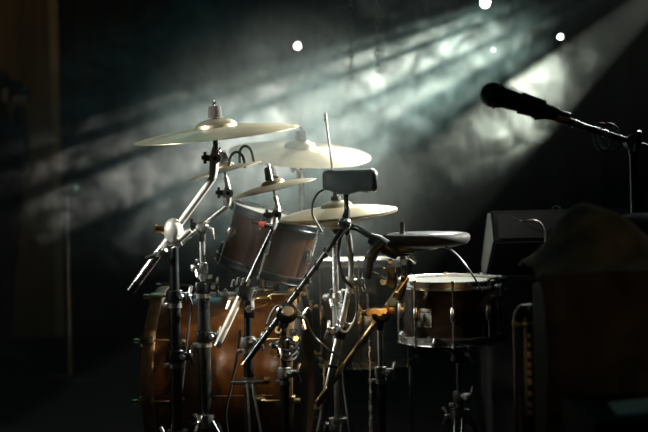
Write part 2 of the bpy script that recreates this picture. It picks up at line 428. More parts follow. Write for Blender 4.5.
wing(bo2, P(160, 254, YA - .012), V((-.3, -1, 0)), V((1, 0, .35)), 1.25)
tilter(st, ba0, P(215.5, 147, YA), 'satin')
post(st, P(215.7, 148, YA), topA + upA * .05, topA)
tripod(st, xA, YA, .225, .165, .365)

# ------------------------------------------------------------------ splash stand
YS = .06
sB = P(225, 171, YS); upB = V((-.24, -.06, 1)).normalized()
_, topB, mxB = cymbal('splash_cymbal', 'small dull splash cymbal tilted up to the right behind the crash boom tilter', sB, .112, upB, .012, .032, .013, 'bronze_dark')
st = thing('boom_stand', 'chrome boom stand with a thick lower tube holding the small splash cymbal', 'cymbal stand', (P(204, 300, YS).x, YS, 0))
xB = P(203.5, 300, YS).x
zz = lambda py, y=YS: P(204, py, y).z
b = MB(); b.tube([(xB, YS, .09), (xB, YS, zz(286))], .0185, 18); b.build('base_tube', 'dark_tube', st)
b = MB(); b.tube([(xB, YS, zz(286)), (xB, YS, zz(236))], .0085, 16); b.build('upper_tube', 'chrome', st)
clamp(st, (xB, YS, zz(287)), (0, 0, 1), .0185, V((1, -.2, 0)))
clamp(st, (xB, YS, zz(268)), (0, 0, 1), .0095, V((-1, -.4, 0)), 'chrome')
clamp(st, (xB, YS, zz(336)), (0, 0, 1), .0185, V((1, -.5, 0)))
b0, b1 = P(227, 206, YS), P(172, 250, YS)
b = MB(); b.tube([b0, b1], .0078, 14); bo = b.build('boom_arm', 'chrome', st)
jB = P(202, 228, YS - .02)
b = MB(); b.lathe([(0, .018), (.012, .016), (.019, .008), (.019, -.012), (0, -.012)], zmat(jB, (.1, -1, .1), (0, 0, 1)), 22); b.tube([(xB, YS, zz(240)), jB], .011, 12)
rc = b.build('ratchet_disc', 'steel', st)
b = MB(); b.tube([jB + V((-.012, 0, .004)), jB + V((-.032, 0, .012))], .009, 10); b.tube([jB + V((-.03, 0, -.006)), jB + V((-.03, 0, .028))], .004, 8); b.build('ratchet_knob', 'black_metal', rc)
b = MB(); b.tube([jB + V((.012, -.01, .002)), jB + V((.03, -.012, -.006)), jB + V((.034, -.012, -.034))], [.006, .007, .004], 10); b.build('ratchet_lever', 'chrome', rc)
tilter(st, b0, P(228, 186, YS))
post(st, P(228, 187, YS), topB + upB * .045, topB)
b = MB()
b.curve([P(228, 170, YS - .03), P(231, 156, YS - .03), P(237, 152, YS - .03), P(243, 157, YS - .03), P(245, 168, YS - .03)], .0042, 8)
b.curve([P(240, 166, YS), P(240, 151, YS), P(245, 146, YS), P(251, 150, YS), P(254, 162, YS)], .0042, 8)
b.build('cable_loop', 'rubber', st)
tripod(st, xB, YS, .225, .146, 1.705)

# ------------------------------------------------------------------ thin crash on the middle boom stand
YC = -.06
sC = P(274, 188, YC + .1); upC = V((-.21, -.075, 1)).normalized()
_, topC, mxC = cymbal('thin_crash_cymbal', 'hazy pale cymbal tilted up to the right, just left of the boxy microphone', sC, .127, upC, .013, .036, .014, 'bronze_dark')
st = thing('boom_stand', 'chrome boom stand in front of the copper drum with two bright wire braces', 'cymbal stand', (P(249, 340, YC).x, YC, 0))
xC = P(248.5, 360, YC).x; zz = lambda py: P(248, py, YC).z
b = MB(); b.tube([(xC, YC, .09), (xC, YC, zz(343))], .0145, 18); b.build('base_tube', 'dark_tube', st)
b = MB(); b.tube([(xC, YC, zz(343)), (xC, YC, zz(296))], .011, 16); b.build('upper_tube', 'dark_tube', st)
clamp(st, (xC, YC, zz(342)), (0, 0, 1), .0145, V((1, -.4, 0)), 'steel')
c0, c1 = P(272, 230, YC + .02), P(217, 346, YC - .04)
b = MB(); b.tube([c0, c0.lerp(c1, .5)], .0075, 14); b.build('boom_arm', 'dark_tube', st)
b = MB(); b.tube([c0.lerp(c1, .48), c1], .0105, 14); bo = b.build('boom_sleeve', 'satin', st)
b = MB(); b.tube([c0.lerp(c1, .965), c1 + (c1 - c0).normalized() * .002], .0112, 14); b.build('boom_end_cap', 'steel', bo)
jC = P(244, 290, YC - .03)
b = MB(); b.lathe([(0, .02), (.016, .018), (.024, .008), (.024, -.014), (0, -.014)], zmat(jC, (.1, -1, .1), (0, 0, 1)), 24); b.tube([(xC, YC, zz(300)), jC + V((.006, 0, -.01))], .013, 12)
rc = b.build('ratchet_disc', 'black_metal', st)
for dx, dz in ((-.034, .016), (-.02, .022), (-.006, .02), (.012, .018)):
    b = MB(); b.tube([jC + V((dx, -.018, dz - .006)), jC + V((dx + .006, -.02, dz + .014))], .0042, 8); b.build('ratchet_tooth', 'chrome', rc)
wing(rc, jC + V((-.028, -.012, -.022)), V((-1, -.4, -.1)), V((0, .1, 1)), 1.1)
wing(rc, jC + V((.02, -.018, -.026)), V((.5, -1, 0)), V((.2, 0, 1)), 1.0)
bolt(rc, jC + V((.01, -.016, -.05)), V((.3, -1, -.2)), .012, .005)
b = MB(); b.box((.03, .022, .05), M.Translation(jC + V((.014, -.002, -.055))), .004); b.build('clamp_block', 'dark_tube', rc)
tilter(st, c0, P(278, 207, YC + .05))
post(st, P(277.5, 208, YC + .05), topC + upC * .045, topC)
# collar with bright wire braces
zc = zz(382)
b = MB(); b.box((.10, .016, .010), M.Translation((xC, YC - .018, zc)), .002); b.lathe([(.0145, -.014), (.022, -.014), (.022, .014), (.0145, .014)], M.Translation((xC, YC, zc)), 18, True)
br = b.build('cross_bar', 'steel', st)
b = MB(); b.tube([(xC + .045, YC - .018, zc + .005), (xC + .06, YC - .02, zc + .005)], .011, 12); b.build('cross_bar_knob', 'brass', br)
for pts in ([(247, 384), (248.5, 397), (248.8, 410), (249.5, 424), (250, 440)], [(252.5, 384), (254, 396), (257, 410), (259.5, 424), (262, 440)]):
    q = [P(a, c, YC - .03) for a, c in pts]; q.append(V((q[-1].x + .004, YC - .03, q[-1].z - .12)))
    b = MB(); b.tube(q, .0036, 8); b.build('wire_brace', 'wire', br)
tripod(st, xC, YC, .16, .139, .782)
# light rod with a red tip clipped under the cymbal
rd = thing('rod', 'short pale rod with a red tip beside the hazy cymbal tilter', 'rod', P(262, 224, YC - .03))
b = MB(); b.tube([P(252, 221.5, YC - .035), P(259, 223.5, YC - .035)], .004, 10); b.tube([P(264, 225, YC - .035), P(272, 227, YC - .028)], .0085, 10); b.build('shaft', 'chrome', rd)
b = MB(); b.tube([P(258.5, 223.4, YC - .035), P(264.5, 225, YC - .035)], [.0055, .009], 12); b.build('tip', 'red', rd)
rd['label'] = 'short pale rod with a red tip under the hazy tilted cymbal'

# ------------------------------------------------------------------ ride behind
YD = .72
sD = P(300, 154, YD); upD = V((.075, -.23, 1)).normalized()
_, topD, mxD = cymbal('ride_cymbal', 'widest pale ride cymbal standing in the smoke behind the crash', sD, .242, upD, .024, .055, .022)
st = thing('ride_stand', 'straight chrome stand carrying the wide ride cymbal in the smoke', 'cymbal stand', (P(301, 250, YD + .02).x, YD + .03, 0))
xD, yD = sD.x + .002, YD + .055
b = MB(); b.tube([(xD, yD, .09), (xD, yD, .55)], .0145, 16); b.build('base_tube', 'steel', st)
b = MB(); b.tube([(xD, yD, .55), (xD, yD, sD.z - .07)], .0095, 14); b.build('upper_tube', 'chrome', st)
clamp(st, (xD, yD, .55), (0, 0, 1), .0145, V((-1, -.3, 0)), 'steel')
tilter(st, (xD, yD, sD.z - .08), sD - upD * .03)
post(st, sD - upD * .03, topD + upD * .045, topD)
tripod(st, xD, yD, .13, .145, 1.841)

# ------------------------------------------------------------------ hi-hat
YH = .10
hc = P(337.5, 214, YH); upH = V((-.075, -.085, 1)).normalized()
hh = thing('hi_hat_cymbals', 'brightly lit pair of closed hi-hat cymbals with a tall rod through them', 'hi-hat', hc)
cymbal('', '', hc + upH * .002, .178, upH, .02, .048, .019, 'bronze', root=hh)
_, _, _ = cymbal('', '', hc - upH * .004, .178, upH, .02, .048, .019, 'bronze', flip=True, root=hh)
st = thing('hi_hat_stand', 'chrome hi-hat stand with a thin pull rod rising above the boxy microphone', 'hi-hat stand', (P(336, 300, YH).x, YH, 0))
xH = P(336, 300, YH).x; zz = lambda py: P(336, py, YH).z
hx = lambda t: hc + upH * t
b = MB(); b.tube([P(325.2, 113, YH), hx(.05), hx(-.02), (xH, YH, zz(240)), (xH, YH, .3)], .0034, 10); b.tube([P(325.2, 113, YH), P(325.8, 122, YH)], .0048, 10); b.build('pull_rod', 'chrome', st)
tp = hx(.042)
b = MB(); b.tube([tp, tp + upH * .012], [.016, .014], 16); b.tube([tp + upH * .0125, tp + upH * .034], .0075, 14); b.build('clutch_felt', 'felt', st)
b = MB(); b.tube([tp + upH * .034, tp + upH * .05], .0095, 14); cl = b.build('clutch', 'dark_tube', st); wing(cl, tp + upH * .042 + V((.009, 0, 0)), V((1, -.3, 0)), upH, .8)
b = MB(); b.lathe([(0, .014), (.012, .012), (.026, .008), (.03, 0), (.022, -.01), (.012, -.03), (0, -.03)], zmat(hx(-.036), upH), 24); b.build('seat_cup', 'black_plastic', st)
b = MB(); b.tube([hx(-.06), (xH, YH, zz(248)), (xH, YH, zz(298))], .0095, 16); b.build('upper_tube', 'chrome', st)
b = MB(); b.tube([(xH, YH, zz(296)), (xH, YH, .06)], .0125, 16); b.build('base_tube', 'steel', st)
clamp(st, (xH, YH, zz(297)), (0, 0, 1), .0125, V((-1, -.5, 0)), 'chrome')
tripod(st, xH, YH, .2, .148, .399)
b = MB(); b.box((.21, .075, .012), M.Translation((xH + .155, YH - .01, .052)) @ M.Rotation(R_(9), 4, 'Y'), .004); fp = b.build('pedal', 'steel', st)
b = MB(); b.box((.05, .075, .03), M.Translation((xH + .27, YH - .01, .015)), .004); b.build('heel_plate', 'black_metal', fp)

# ------------------------------------------------------------------ boxy mic on its boom stand
YG = -.16
st = thing('microphone_stand', 'dark boom stand whose long thin arm rises to the boxy microphone', 'microphone stand', (P(284, 380, YG).x, YG, 0))
xG = P(284.5, 375, YG).x; zz = lambda py: P(284, py, YG).z
b = MB(); b.tube([(xG, YG, .05), (xG, YG, zz(374))], .0125, 16); b.build('base_tube', 'dark_tube', st)
b = MB(); b.tube([(xG, YG, zz(374)), (xG, YG, zz(318))], .0088, 16); b.build('upper_tube', 'dark_tube', st)
clamp(st, (xG, YG, zz(373)), (0, 0, 1), .0125, V((.8, -.8, 0)), 'steel')
clamp(st, (xG, YG, zz(345)), (0, 0, 1), .0098, V((-.9, -.6, 0)), 'dark_tube')
g0, g1 = P(345, 226, YG), P(243.5, 365.5, YG - .035)
b = MB(); b.tube([g0, g0.lerp(g1, .45)], .0075, 14); b.tube([g0.lerp(g1, .45), g1], .0088, 14); bo = b.build('boom_arm', 'dark_tube', st)
b = MB(); b.tube([g0.lerp(g1, .975), g1 + (g1 - g0).normalized() * .002], .0098, 12); b.build('boom_end_cap', 'brass', bo)
b = MB(); w = []
for k in range(41):
    t = .12 + .45 * k / 40; w.append(g0.lerp(g1, t) + V((math.cos(k * .75) * .011, -.004 + math.sin(k * .75) * .011, 0)))
b.tube(w, .0026, 6); b.build('cable', 'rubber', bo)
jG = P(286.5, 313, YG - .028)
b = MB(); b.lathe([(0, .018), (.018, .017), (.03, .008), (.03, -.016), (0, -.016)], zmat(jG, (.1, -1, .1), (0, 0, 1)), 26); b.tube([(xG, YG, zz(325)), jG], .014, 12); rc = b.build('swivel', 'dark_tube', st)
b = MB(); b.lathe([(0, .007), (.013, .007), (.017, .002), (0, .002)], zmat(jG + V((.004, -.02, .004)), (.1, -1, .3)), 18); b.build('swivel_bolt', 'chrome', rc)
wing(rc, jG + V((.03, -.005, -.01)), V((1, -.2, -.2)), V((.2, 0, 1)), 1.2)
b = MB(); b.curve([P(282, 308, YG - .05), P(277, 306, YG - .05), P(272, 312, YG - .05), P(267, 324, YG - .05)], .0038, 8); b.build('swivel_lever', 'chrome', rc)
for k, (px, py) in enumerate(((266, 329), (280, 331), (296, 331), (276, 344), (272, 352), (290, 352), (294, 340), (281, 358))):
    bolt(st, P(px, py, YG - .02), V((math.cos(k * 1.9), -1, math.sin(k * 2.3) * .4)), .01, .0042 + .001 * (k % 3), ('chrome', 'brass', 'steel')[k % 3])
b = MB()
for k in range(3):
    b.curve([P(276 + k, 346 + 5 * k, YG - .02), P(290, 351 + 5 * k, YG - .045), P(298, 343 + 5 * k, YG), P(288, 338 + 5 * k, YG + .03), P(277, 343 + 5 * k, YG + .01)], .0034, 8)
b.build('cable_coil', 'rubber', st)
for k, a in enumerate((1.899, 3.993, 6.088)):
    d = V((math.cos(a), math.sin(a), 0)); q = V((xG, YG, 0))
    b = MB(); b.tube([q + V((0, 0, .10)) + d * .012, q + d * .148 + V((0, 0, .016))], .0085, 10); lg = b.build('leg', 'black_metal', st)
    b = MB(); b.ball(.015, M.Translation(q + d * .153 + V((0, 0, .015)))); b.build('rubber_foot', 'rubber', lg)
b = MB(); b.lathe([(.012, -.025), (.03, -.02), (.03, .02), (.012, .03)], M.Translation((xG, YG, .105)), 18); b.build('tripod_hub', 'black_plastic', st)
# the microphone itself
mc = thing('box_microphone', 'boxy dark grey microphone with a pale end cap on the slanted boom arm', 'microphone', P(346, 195, YG))
a0, a1 = P(326, 181, YG), P(374, 180, YG); dx = (a1 - a0).normalized(); L = (a1 - a0).length
def lozenge(bm, stations, dirx, up=V((0, 0, 1)), n=24):
    """superellipse sections along dirx: (point, half height, half depth)"""
    side = dirx.cross(up).normalized(); up = side.cross(dirx); rings = []
    for p, h, w in stations:
        r = []
        for k in range(n):
            a = 2 * math.pi * k / n; c, s = math.cos(a), math.sin(a)
            r.append(bm.verts.new(p + up * h * math.copysign(abs(s) ** .5, s) + side * w * math.copysign(abs(c) ** .5, c)))
        rings.append(r)
    for q, r in zip(rings, rings[1:]):
        for k in range(n): bm.faces.new((q[k], q[(k + 1) % n], r[(k + 1) % n], r[k]))
    bm.faces.new(rings[0][::-1]); bm.faces.new(rings[-1])
b = MB(); pm = mm(YG)
lozenge(b.bm, [(P(322.5, 181, YG), 7 * pm, .012), (P(324, 180.6, YG), 9.5 * pm, .018), (P(330, 180.2, YG), 10.6 * pm, .024), (P(337, 182, YG), 12.2 * pm, .026), (P(349, 182, YG), 12.6 * pm, .028), (P(358, 180.5, YG), 11.4 * pm, .028), (P(371.5, 180, YG), 11.4 * pm, .028)], dx)
b.build('body', 'grey_plastic', mc)
b = MB(); lozenge(b.bm, [(P(371, 180, YG), 11.7 * pm, .029), (P(374.5, 180.5, YG), 11.6 * pm, .029), (P(377, 181, YG), 9.6 * pm, .025)], dx); b.build('end_cap', 'steel', mc)
b = MB(); b.box((.004, .03, .012), M.Translation(P(366, 191.5, YG)), .001); b.prism([(0, 0), (.026, .004), (.028, .010), (.0, .006)], .02, zmat(P(362, 193, YG + .01), (0, -1, 0), (1, 0, 0)), .001); b.build('switch_plate', 'chrome', mc)
b = MB(); b.tube([P(346.5, 192, YG), P(346, 197, YG), P(347, 210, YG), P(345.5, 220, YG)], [.011, .0065, .008, .013], 14); b.build('swivel_mount', 'black_metal', mc)
b = MB(); b.ball(.0195, M.Translation(P(344.5, 223.5, YG)), 20, 14); b.tube([P(339, 222, YG - .01), P(350, 225, YG - .01)], .010, 12); b.build('ball_joint', 'chrome', mc)
cb = MB(); cb.curve([P(325.5, 189, YG), P(318, 193.5, YG - .01), P(313, 203, YG - .015), P(312.5, 214, YG - .01), P(316.5, 222.5, YG + .02), P(322, 232, YG + .03)], .0035, 8)
cb.build('cable', 'steel', mc)

# ------------------------------------------------------------------ leaning chrome mic stand with the short black mic
YJ = -.08
st = thing('microphone_stand', 'leaning bright chrome stand with a curved arm below the boxy microphone', 'microphone stand', (P(322, 432, YJ).x - .06, YJ, 0))
k0, k1 = P(351, 280, YJ), P(328.5, 388, YJ); kd = (k1 - k0).normalized(); kf = k0 + kd * ((k0.z - .03) / -kd.z)
b = MB(); b.tube([k0, k0.lerp(k1, .5)], .0095, 16); b.build('upper_tube', 'chrome', st)
b = MB(); b.tube([k0.lerp(k1, .48), kf], .0125, 16); lt = b.build('base_tube', 'chrome', st)
clamp(st, k0.lerp(k1, .49), kd, .0125, V((-1, -.3, 0)), 'dark_tube')
b = MB(); b.lathe([(.0126, -.004), (.0140, -.004), (.0140, .004), (.0126, .004)], zmat(k0.lerp(k1, .8), kd), 18, True); b.build('ring', 'rubber', lt)
b = MB(); b.lathe([(0, 0), (.024, 0), (.026, .01), (.02, .03), (.016, .05), (0, .05)], M.Translation((kf.x, kf.y, 0)), 28); b.build('rubber_foot', 'black_metal', st)
b = MB(); b.tube([k0, P(351.5, 268, YJ), P(350, 246, YJ), P(348.5, 234, YJ)], .0085, 16); b.build('neck', 'chrome', st)
clamp(st, P(351, 282, YJ), (0, 0, 1), .0098, V((1, -.5, 0)), 'chrome')
b = MB(); b.curve([P(347, 234, YJ), P(349, 227.5, YJ - .01), P(357, 228.5, YJ - .02), P(370, 236, YJ - .03), P(388, 247, YJ - .04)], .0088, 14); b.build('curved_arm', 'dark_tube', st)
mc = thing('clip_microphone', 'short black microphone pointing down from the curved arm left of the drum pad', 'microphone', P(380, 245, YJ))
b = MB(); b.tube([P(370, 238, YJ - .04), P(378, 242, YJ - .045), P(392, 251, YJ - .05), P(398, 256, YJ - .05)], [.015, .021, .021, .012], 18); b.build('holder', 'black_plastic', mc)
b = MB(); b.tube([P(382, 244, YJ - .06), P(374, 251, YJ - .065), P(369, 262, YJ - .065), P(367, 276, YJ - .065), P(366.6, 278.5, YJ - .065)], [.017, .0165, .0155, .013, .010], 18); b.build('body', 'black_plastic', mc)
b = MB(); b.tube([P(370.5, 257.5, YJ - .066), P(370, 259.5, YJ - .066)], .0165, 18); b.build('ring', 'rubber', mc)
b = MB(); b.tube([P(364, 270, YJ - .06), P(380, 276, YJ - .02), P(386, 279, YJ)], [.005, .006, .004], 10); b.build('clip_lever', 'chrome', mc)
cb = tag(MB().curve([P(346, 229, YJ - .05), P(340.5, 238, YJ - .05), P(338.5, 252, YJ - .045), P(340, 268, YJ - .045), P(344, 279, YJ - .045), P(352.5, 287, YJ - .045)], [.005] * 41, 10).build('microphone_cable', 'rubber'), 'thick black cable curving down beside the bright neck of the leaning stand', 'cable')
cb = tag(MB().curve([P(353, 286, YJ - .045), P(357, 300, YJ - .04), P(356, 316, YJ - .03), P(349, 329, YJ - .04), P(343, 332, YJ - .045), P(337.5, 322, YJ - .03), P(334, 300, YJ + .05)], .0038, 10).build('microphone_cable', 'steel'), 'pale cable looping below the bright neck of the leaning stand', 'cable')

# ------------------------------------------------------------------ pad stand and pad
YK = -.04
st = thing('pad_stand', 'dark boom stand with a brassy clamp holding the black drum pad', 'stand', (P(381, 380, YK).x, YK, 0))
xK = P(381, 375, YK).x; zz = lambda py: P(381, py, YK).z
b = MB(); b.tube([(xK, YK, .09), (xK, YK, zz(374))], .012, 16); b.build('base_tube', 'dark_tube', st)
b = MB(); b.tube([(xK, YK, zz(374)), (xK, YK, zz(322))], .0085, 14); b.build('upper_tube', 'steel', st)
clamp(st, (xK, YK, zz(372)), (0, 0, 1), .012, V((1, -.6, 0)), 'steel')
h0, h1 = P(408, 277, YK), P(318, 402, YK - .05)
b = MB(); b.tube([h0, h1], .0085, 14); bo = b.build('boom_arm', 'brass', st); b = MB(); b.tube([h0.lerp(h1, .97), h1 + (h1 - h0).normalized() * .003], .0095, 12); b.build('boom_end_cap', 'brass', bo)
jK = P(381, 314, YK - .03)
b = MB(); b.lathe([(0, .02), (.018, .019), (.026, .01), (.026, -.012), (0, -.012)], zmat(jK, (.1, -1, .1)), 24); b.tube([(xK, YK, zz(328)), jK], .013, 12); rc = b.build('ratchet_disc', 'black_metal', st)
b = MB(); b.box((.05, .03, .02), M.Translation(jK + V((-.018, -.012, .006))), .004); b.box((.03, .03, .034), M.Translation(jK + V((.028, -.004, .012))), .004); b.build('clamp_block', 'brass', rc)
wing(rc, jK + V((-.04, -.01, .004)), V((-1, -.2, 0)), V((0, .3, 1)), 1.2, 'brass')
for k in range(4):
    bolt(rc, jK + V((-.034 + .014 * k, -.024, .004 + .006 * (k % 2))), V((0, -1, .1)), .008, .0045, 'brass')
bolt(rc, jK + V((.03, -.02, .028)), V((.1, -1, .6)), .01, .007, 'brass')
b = MB(); b.curve([P(397, 300, YK), P(403, 288, YK), P(404, 272, YK), P(402.5, 255, YK), P(402, 240, YK), P(402, 222, YK)], [.0105] * 17 + [.008] * 24, 12); b.build('upright_post', 'black_metal', st)
for k, (px, py) in enumerate(((398, 250), (400, 262), (395, 268), (390, 262), (401, 276), (394, 282), (396, 292), (391, 298), (387, 282), (384, 268))):
    bolt(st, P(px, py, YK - .016), V((math.sin(k * 2.1), -1, math.cos(k * 1.7) * .5)), .012, .0035 + .0012 * (k % 3), ('brass', 'steel', 'brass')[k % 3])
b = MB(); b.box((.045, .03, .026), M.Translation(P(402, 252, YK)), .005); b.build('post_clamp', 'black_metal', st)
b = MB(); b.box((.03, .03, .05), M.Translation(P(392, 276, YK + .01)), .005); b.build('post_clamp', 'black_metal', st)
tripod(st, xK, YK, .13, .132, .536)
pc = P(425.5, 239, YK); upK = V((.0, -.035, 1)).normalized(); mx = zmat(pc, upK, (1, 0, 0))
pd = thing('drum_pad', 'round black electronic drum pad lying flat above the snare drum', 'drum pad', pc)
b = MB(); b.lathe([(0, -.022), (.085, -.022), (.118, -.014), (.127, -.004), (.1285, .006), (.125, .013), (.118, .0165), (.112, .017)], mx, 72); b.build('rim', 'rubber', pd, origin=mx)
b = MB(); b.lathe([(0, .0175), (.108, .0175), (.112, .0155)], mx, 72); b.build('playing_surface', 'vinyl', pd, origin=mx)
b = MB(); b.lathe([(0, -.03), (.05, -.03), (.055, -.022), (0, -.022)], mx @ M.Translation((-.02, 0, 0)), 36); b.box((.06, .04, .02), mx @ M.Translation((-.065, -.03, -.028)), .004); b.build('underside_bracket', 'black_plastic', pd)
b = MB(); b.tube([P(405, 253, YK + .01), P(416, 262, YK + .02)], [.008, .006], 10); b.build('mounting_rod', 'chrome', pd)
b = MB(); b.curve([P(436, 246.5, YK - .07), P(446, 247, YK - .09), P(457, 255, YK - .09), P(467, 267, YK - .09), P(475, 279, YK - .08), P(482, 292, YK - .06)], .0026, 8); b.build('cable', 'vinyl', pd)
b = MB(); b.tube([P(430, 246.5, YK - .06), P(438, 246.6, YK - .072)], .0055, 10); b.build('cable_plug', 'brass', pd)

# ------------------------------------------------------------------ snare
YN = .06
nc = P(449, 282, YN); sup = V((0, -.045, 1)).normalized(); H = 55 * mm(YN)
sn = thing('snare_drum', 'dark snare drum with chrome hoops and a square silver badge', 'drum', nc - sup * H)
mx = zmat(nc - sup * H, sup, (1, 0, 0)); Rn = .137
drum(sn, mx, Rn, H, 'snareshell', 8, 'chrome', a0=R_(-91), lug_len=.042)
bq = zmat(P(422.5, 316, YN) , (0, 0, 1))
an = math.asin((P(422.5, 316, YN).x - nc.x) / Rn); dn = V((math.sin(an), -math.cos(an), 0))
pb = V((nc.x, nc.y, 0)) + dn * (Rn + .0015) + V((0, 0, P(422, 315.5, YN).z)); pb.y += .006
b = MB(); b.box((.047, .054, .003), zmat(pb, dn, V((dn.y * -1, dn.x, 0))), .001); bg = b.build('badge', 'badge', sn)
b = MB(); t = V((-dn.y, dn.x, 0))
b.box((.036, .003, .0008), zmat(pb + dn * .002 + V((0, 0, .017)), dn, t)); b.box((.036, .003, .0008), zmat(pb + dn * .002 - V((0, 0, .02)), dn, t))
b.prism([(-.005, -.012), (.003, -.012), (.005, -.004), (.001, .002), (.004, .010), (-.001, .014), (-.004, .004)], .001, zmat(pb + dn * .0018, dn, t)); b.build('badge_print', 'badge_ink', bg)
# throw-off on the right side and butt
q = mx @ V((Rn * math.cos(R_(-20)) + .012, Rn * math.sin(R_(-20)), H * .55)); o_ = V((math.cos(R_(-20)), math.sin(R_(-20)), 0))
b = MB(); b.box((.018, .03, .07), zmat(q, sup, o_), .004); b.tube([q + o_ * .008 + sup * .02, q + o_ * .024 + sup * .055], .005, 10); b.build('strainer', 'dark_tube', sn)
b = MB(); q2 = V((nc.x + .139, YN - .06, nc.z)); b.tube([q2 + V((-.035, -.01, .002)), q2 + V((.0, -.02, .006))], [.008, .012], 12); b.tube([q2 + V((0, -.02, .006)), q2 + V((.02, -.02, .008))], .009, 12); b.build('rim_clip', 'black_metal', sn)
ss = thing('snare_stand', 'dark tripod basket stand under the snare drum', 'drum stand', (P(462, 400, YN).x, YN + .02, 0))
sx, sy = P(460, 400, YN).x, YN + .02; z0 = nc.z - H - .012
b = MB(); b.tube([(sx, sy, .09), (sx, sy, z0 - .17)], .0125, 14); b.build('base_tube', 'dark_tube', ss)
b = MB(); b.tube([(sx, sy, z0 - .18), (sx, sy, z0 - .055)], .009, 14); b.build('upper_tube', 'steel', ss)
clamp(ss, (sx, sy, z0 - .165), (0, 0, 1), .0125, V((1, -.6, 0)), 'steel')
b = MB(); b.lathe([(0, .02), (.022, .015), (.025, -.01), (0, -.02)], M.Translation((sx, sy, z0 - .05)), 20); hub = b.build('basket_hub', 'dark_tube', ss)
wing(hub, (sx + .02, sy - .02, z0 - .04), V((.7, -.7, .2)), V((0, 0, 1)), 1.1)
for k in range(3):
    a = R_(-110 + 120 * k); d = V((math.cos(a), math.sin(a), 0)); cN = V((mx.translation.x, mx.translation.y, z0))
    e = cN + d * (Rn + .026)
    b = MB(); b.curve([V((sx, sy, z0 - .045)), V((sx, sy, z0 - .03)).lerp(e, .5), e - V((0, 0, .0)), e + V((0, 0, .022)) + d * .004], .0055, 10); ar = b.build('basket_arm', 'steel', ss)
    b = MB(); b.tube([e - V((0, 0, .004)), e + V((0, 0, .022))], .009, 12); b.build('rubber_grip', 'rubber', ar)
tripod(ss, sx, sy, .22, .131, .327, 'dark_tube')

# ------------------------------------------------------------------ vocal mic on its boom stand (right, nearer)
YM = -.5; pm = mm(YM)
mdir = (P(553, 112.5, YM) - P(493, 95, YM)).normalized(); m0 = P(493, 95, YM)
mc = thing('vocal_microphone', 'black handheld vocal microphone silhouetted against the bright smoke', 'microphone', m0)
b = MB(); b.lathe([(0, -.0325), (.012, -.031), (.024, -.023), (.0308, -.009), (.0318, .0), (.0305, .012), (.0275, .024), (.025, .03)], zmat(m0, mdir), 36); b.build('grille', 'grille', mc)
b = MB(); b.lathe([(.0318, .007), (.0335, .008), (.0335, .013), (.031, .014)], zmat(m0, mdir), 36, True); b.build('grille_band', 'black_metal', mc)
b = MB(); b.lathe([(.0255, .029), (.0255, .05), (.024, .056), (.0215, .10), (.0165, .16), (.0155, .172), (0, .172)], zmat(m0, mdir), 32); bd_ = b.build('body', 'black_metal', mc)
b = MB(); b.curve([m0 + mdir * d_ + V((0, -.0262, h_)) for d_, h_ in ((.0275, .007), (.0245, .004), (.0238, 0), (.0245, -.004), (.0275, -.007))], .0012, 6); b.build('gold_mark', 'gold', bd_)
b = MB(); b.box((.02, .006, .004), zmat(m0 + mdir * .075 + V((0, -.022, .004)), V((0, -1, .1)), mdir), .001); b.build('switch', 'black_plastic', bd_)
b = MB(); b.tube([m0 + mdir * .171, m0 + mdir * .205], [.0125, .0115], 18); b.build('plug', 'black_metal', mc)
vs = thing('microphone_stand', 'black boom stand at the right edge holding the vocal microphone', 'microphone stand', (P(633, 300, YM).x, YM, 0))
bp0 = m0 + mdir * .085; up_ = V((-mdir.z, 0, mdir.x))
b = MB(); b.lathe([(.0235, -.03), (.028, -.03), (.0245, .035), (.0205, .035)], zmat(m0 + mdir * .10, mdir), 26, True); b.box((.012, .018, .018), zmat(m0 + mdir * .118 - up_ * .022, mdir, up_), .003); b.build('microphone_clip', 'black_plastic', vs)
q0 = m0 + mdir * .115 - up_ * .022
bend = P(648, 150, YM); bdir = (P(650, 148.5, YM) - P(572, 122.8, YM)).normalized()
s0 = P(540, 115, YM); 
b = MB(); b.curve([q0, P(548, 115.5, YM), P(562, 118.8, YM), P(574, 123.2, YM)], .0105, 14); ad = b.build('boom_tip', 'black_metal', vs)
b = MB(); b.tube([P(556.5, 117.2, YM - .0005), P(568.5, 121, YM - .0005)], .0128, 18); b.build('orange_band', 'orange', ad)
e0 = P(574, 123.2, YM); e1 = e0 + bdir * .46
b = MB(); b.tube([e0, e1], .0085, 16); bo = b.build('boom_arm', 'dark_tube', vs)
b = MB(); b.tube([e0 + bdir * .0, e0 + bdir * .012], .0112, 14); b.tube([e0 + bdir * .08, e0 + bdir * .09], .0105, 14); b.build('boom_ring', 'chrome', bo)
b = MB()
for k in range(2):
    cpt = e0 + bdir * (.075 + .022 * k) + V((0, 0, -.012 + .006 * k)); loop = []
    for i in range(25):
        a = 2 * math.pi * i / 24; loop.append(cpt + V((math.sin(a) * (.022 + .006 * k), math.cos(a) * .02, math.cos(a) * .036)))
    b.tube(loop, .0036, 8)
b.build('cable_loop', 'vinyl', bo)
xV = P(633, 150, YM).x; jv = e0 + bdir * ((xV - e0.x) / bdir.x)
b = MB(); b.tube([(xV, YM, .03), (xV, YM, .62)], .0135, 16); b.build('base_tube', 'black_metal', vs)
b = MB(); b.tube([(xV, YM, .62), (xV, YM, jv.z - .02)], .0095, 16); b.build('upper_tube', 'dark_tube', vs)
clamp(vs, (xV, YM, .62), (0, 0, 1), .0135, V((-1, -.4, 0)), 'black_metal')
b = MB(); b.lathe([(0, .018), (.02, .016), (.022, -.016), (0, -.018)], zmat(jv, (0, -1, 0)), 20); b.tube([(xV, YM, jv.z - .03), jv], .012, 12); sw = b.build('swivel', 'black_metal', vs); wing(sw, jv + V((0, -.018, 0)), V((0, -1, 0)), V((.3, 0, 1)), 1.1, 'dark_tube')
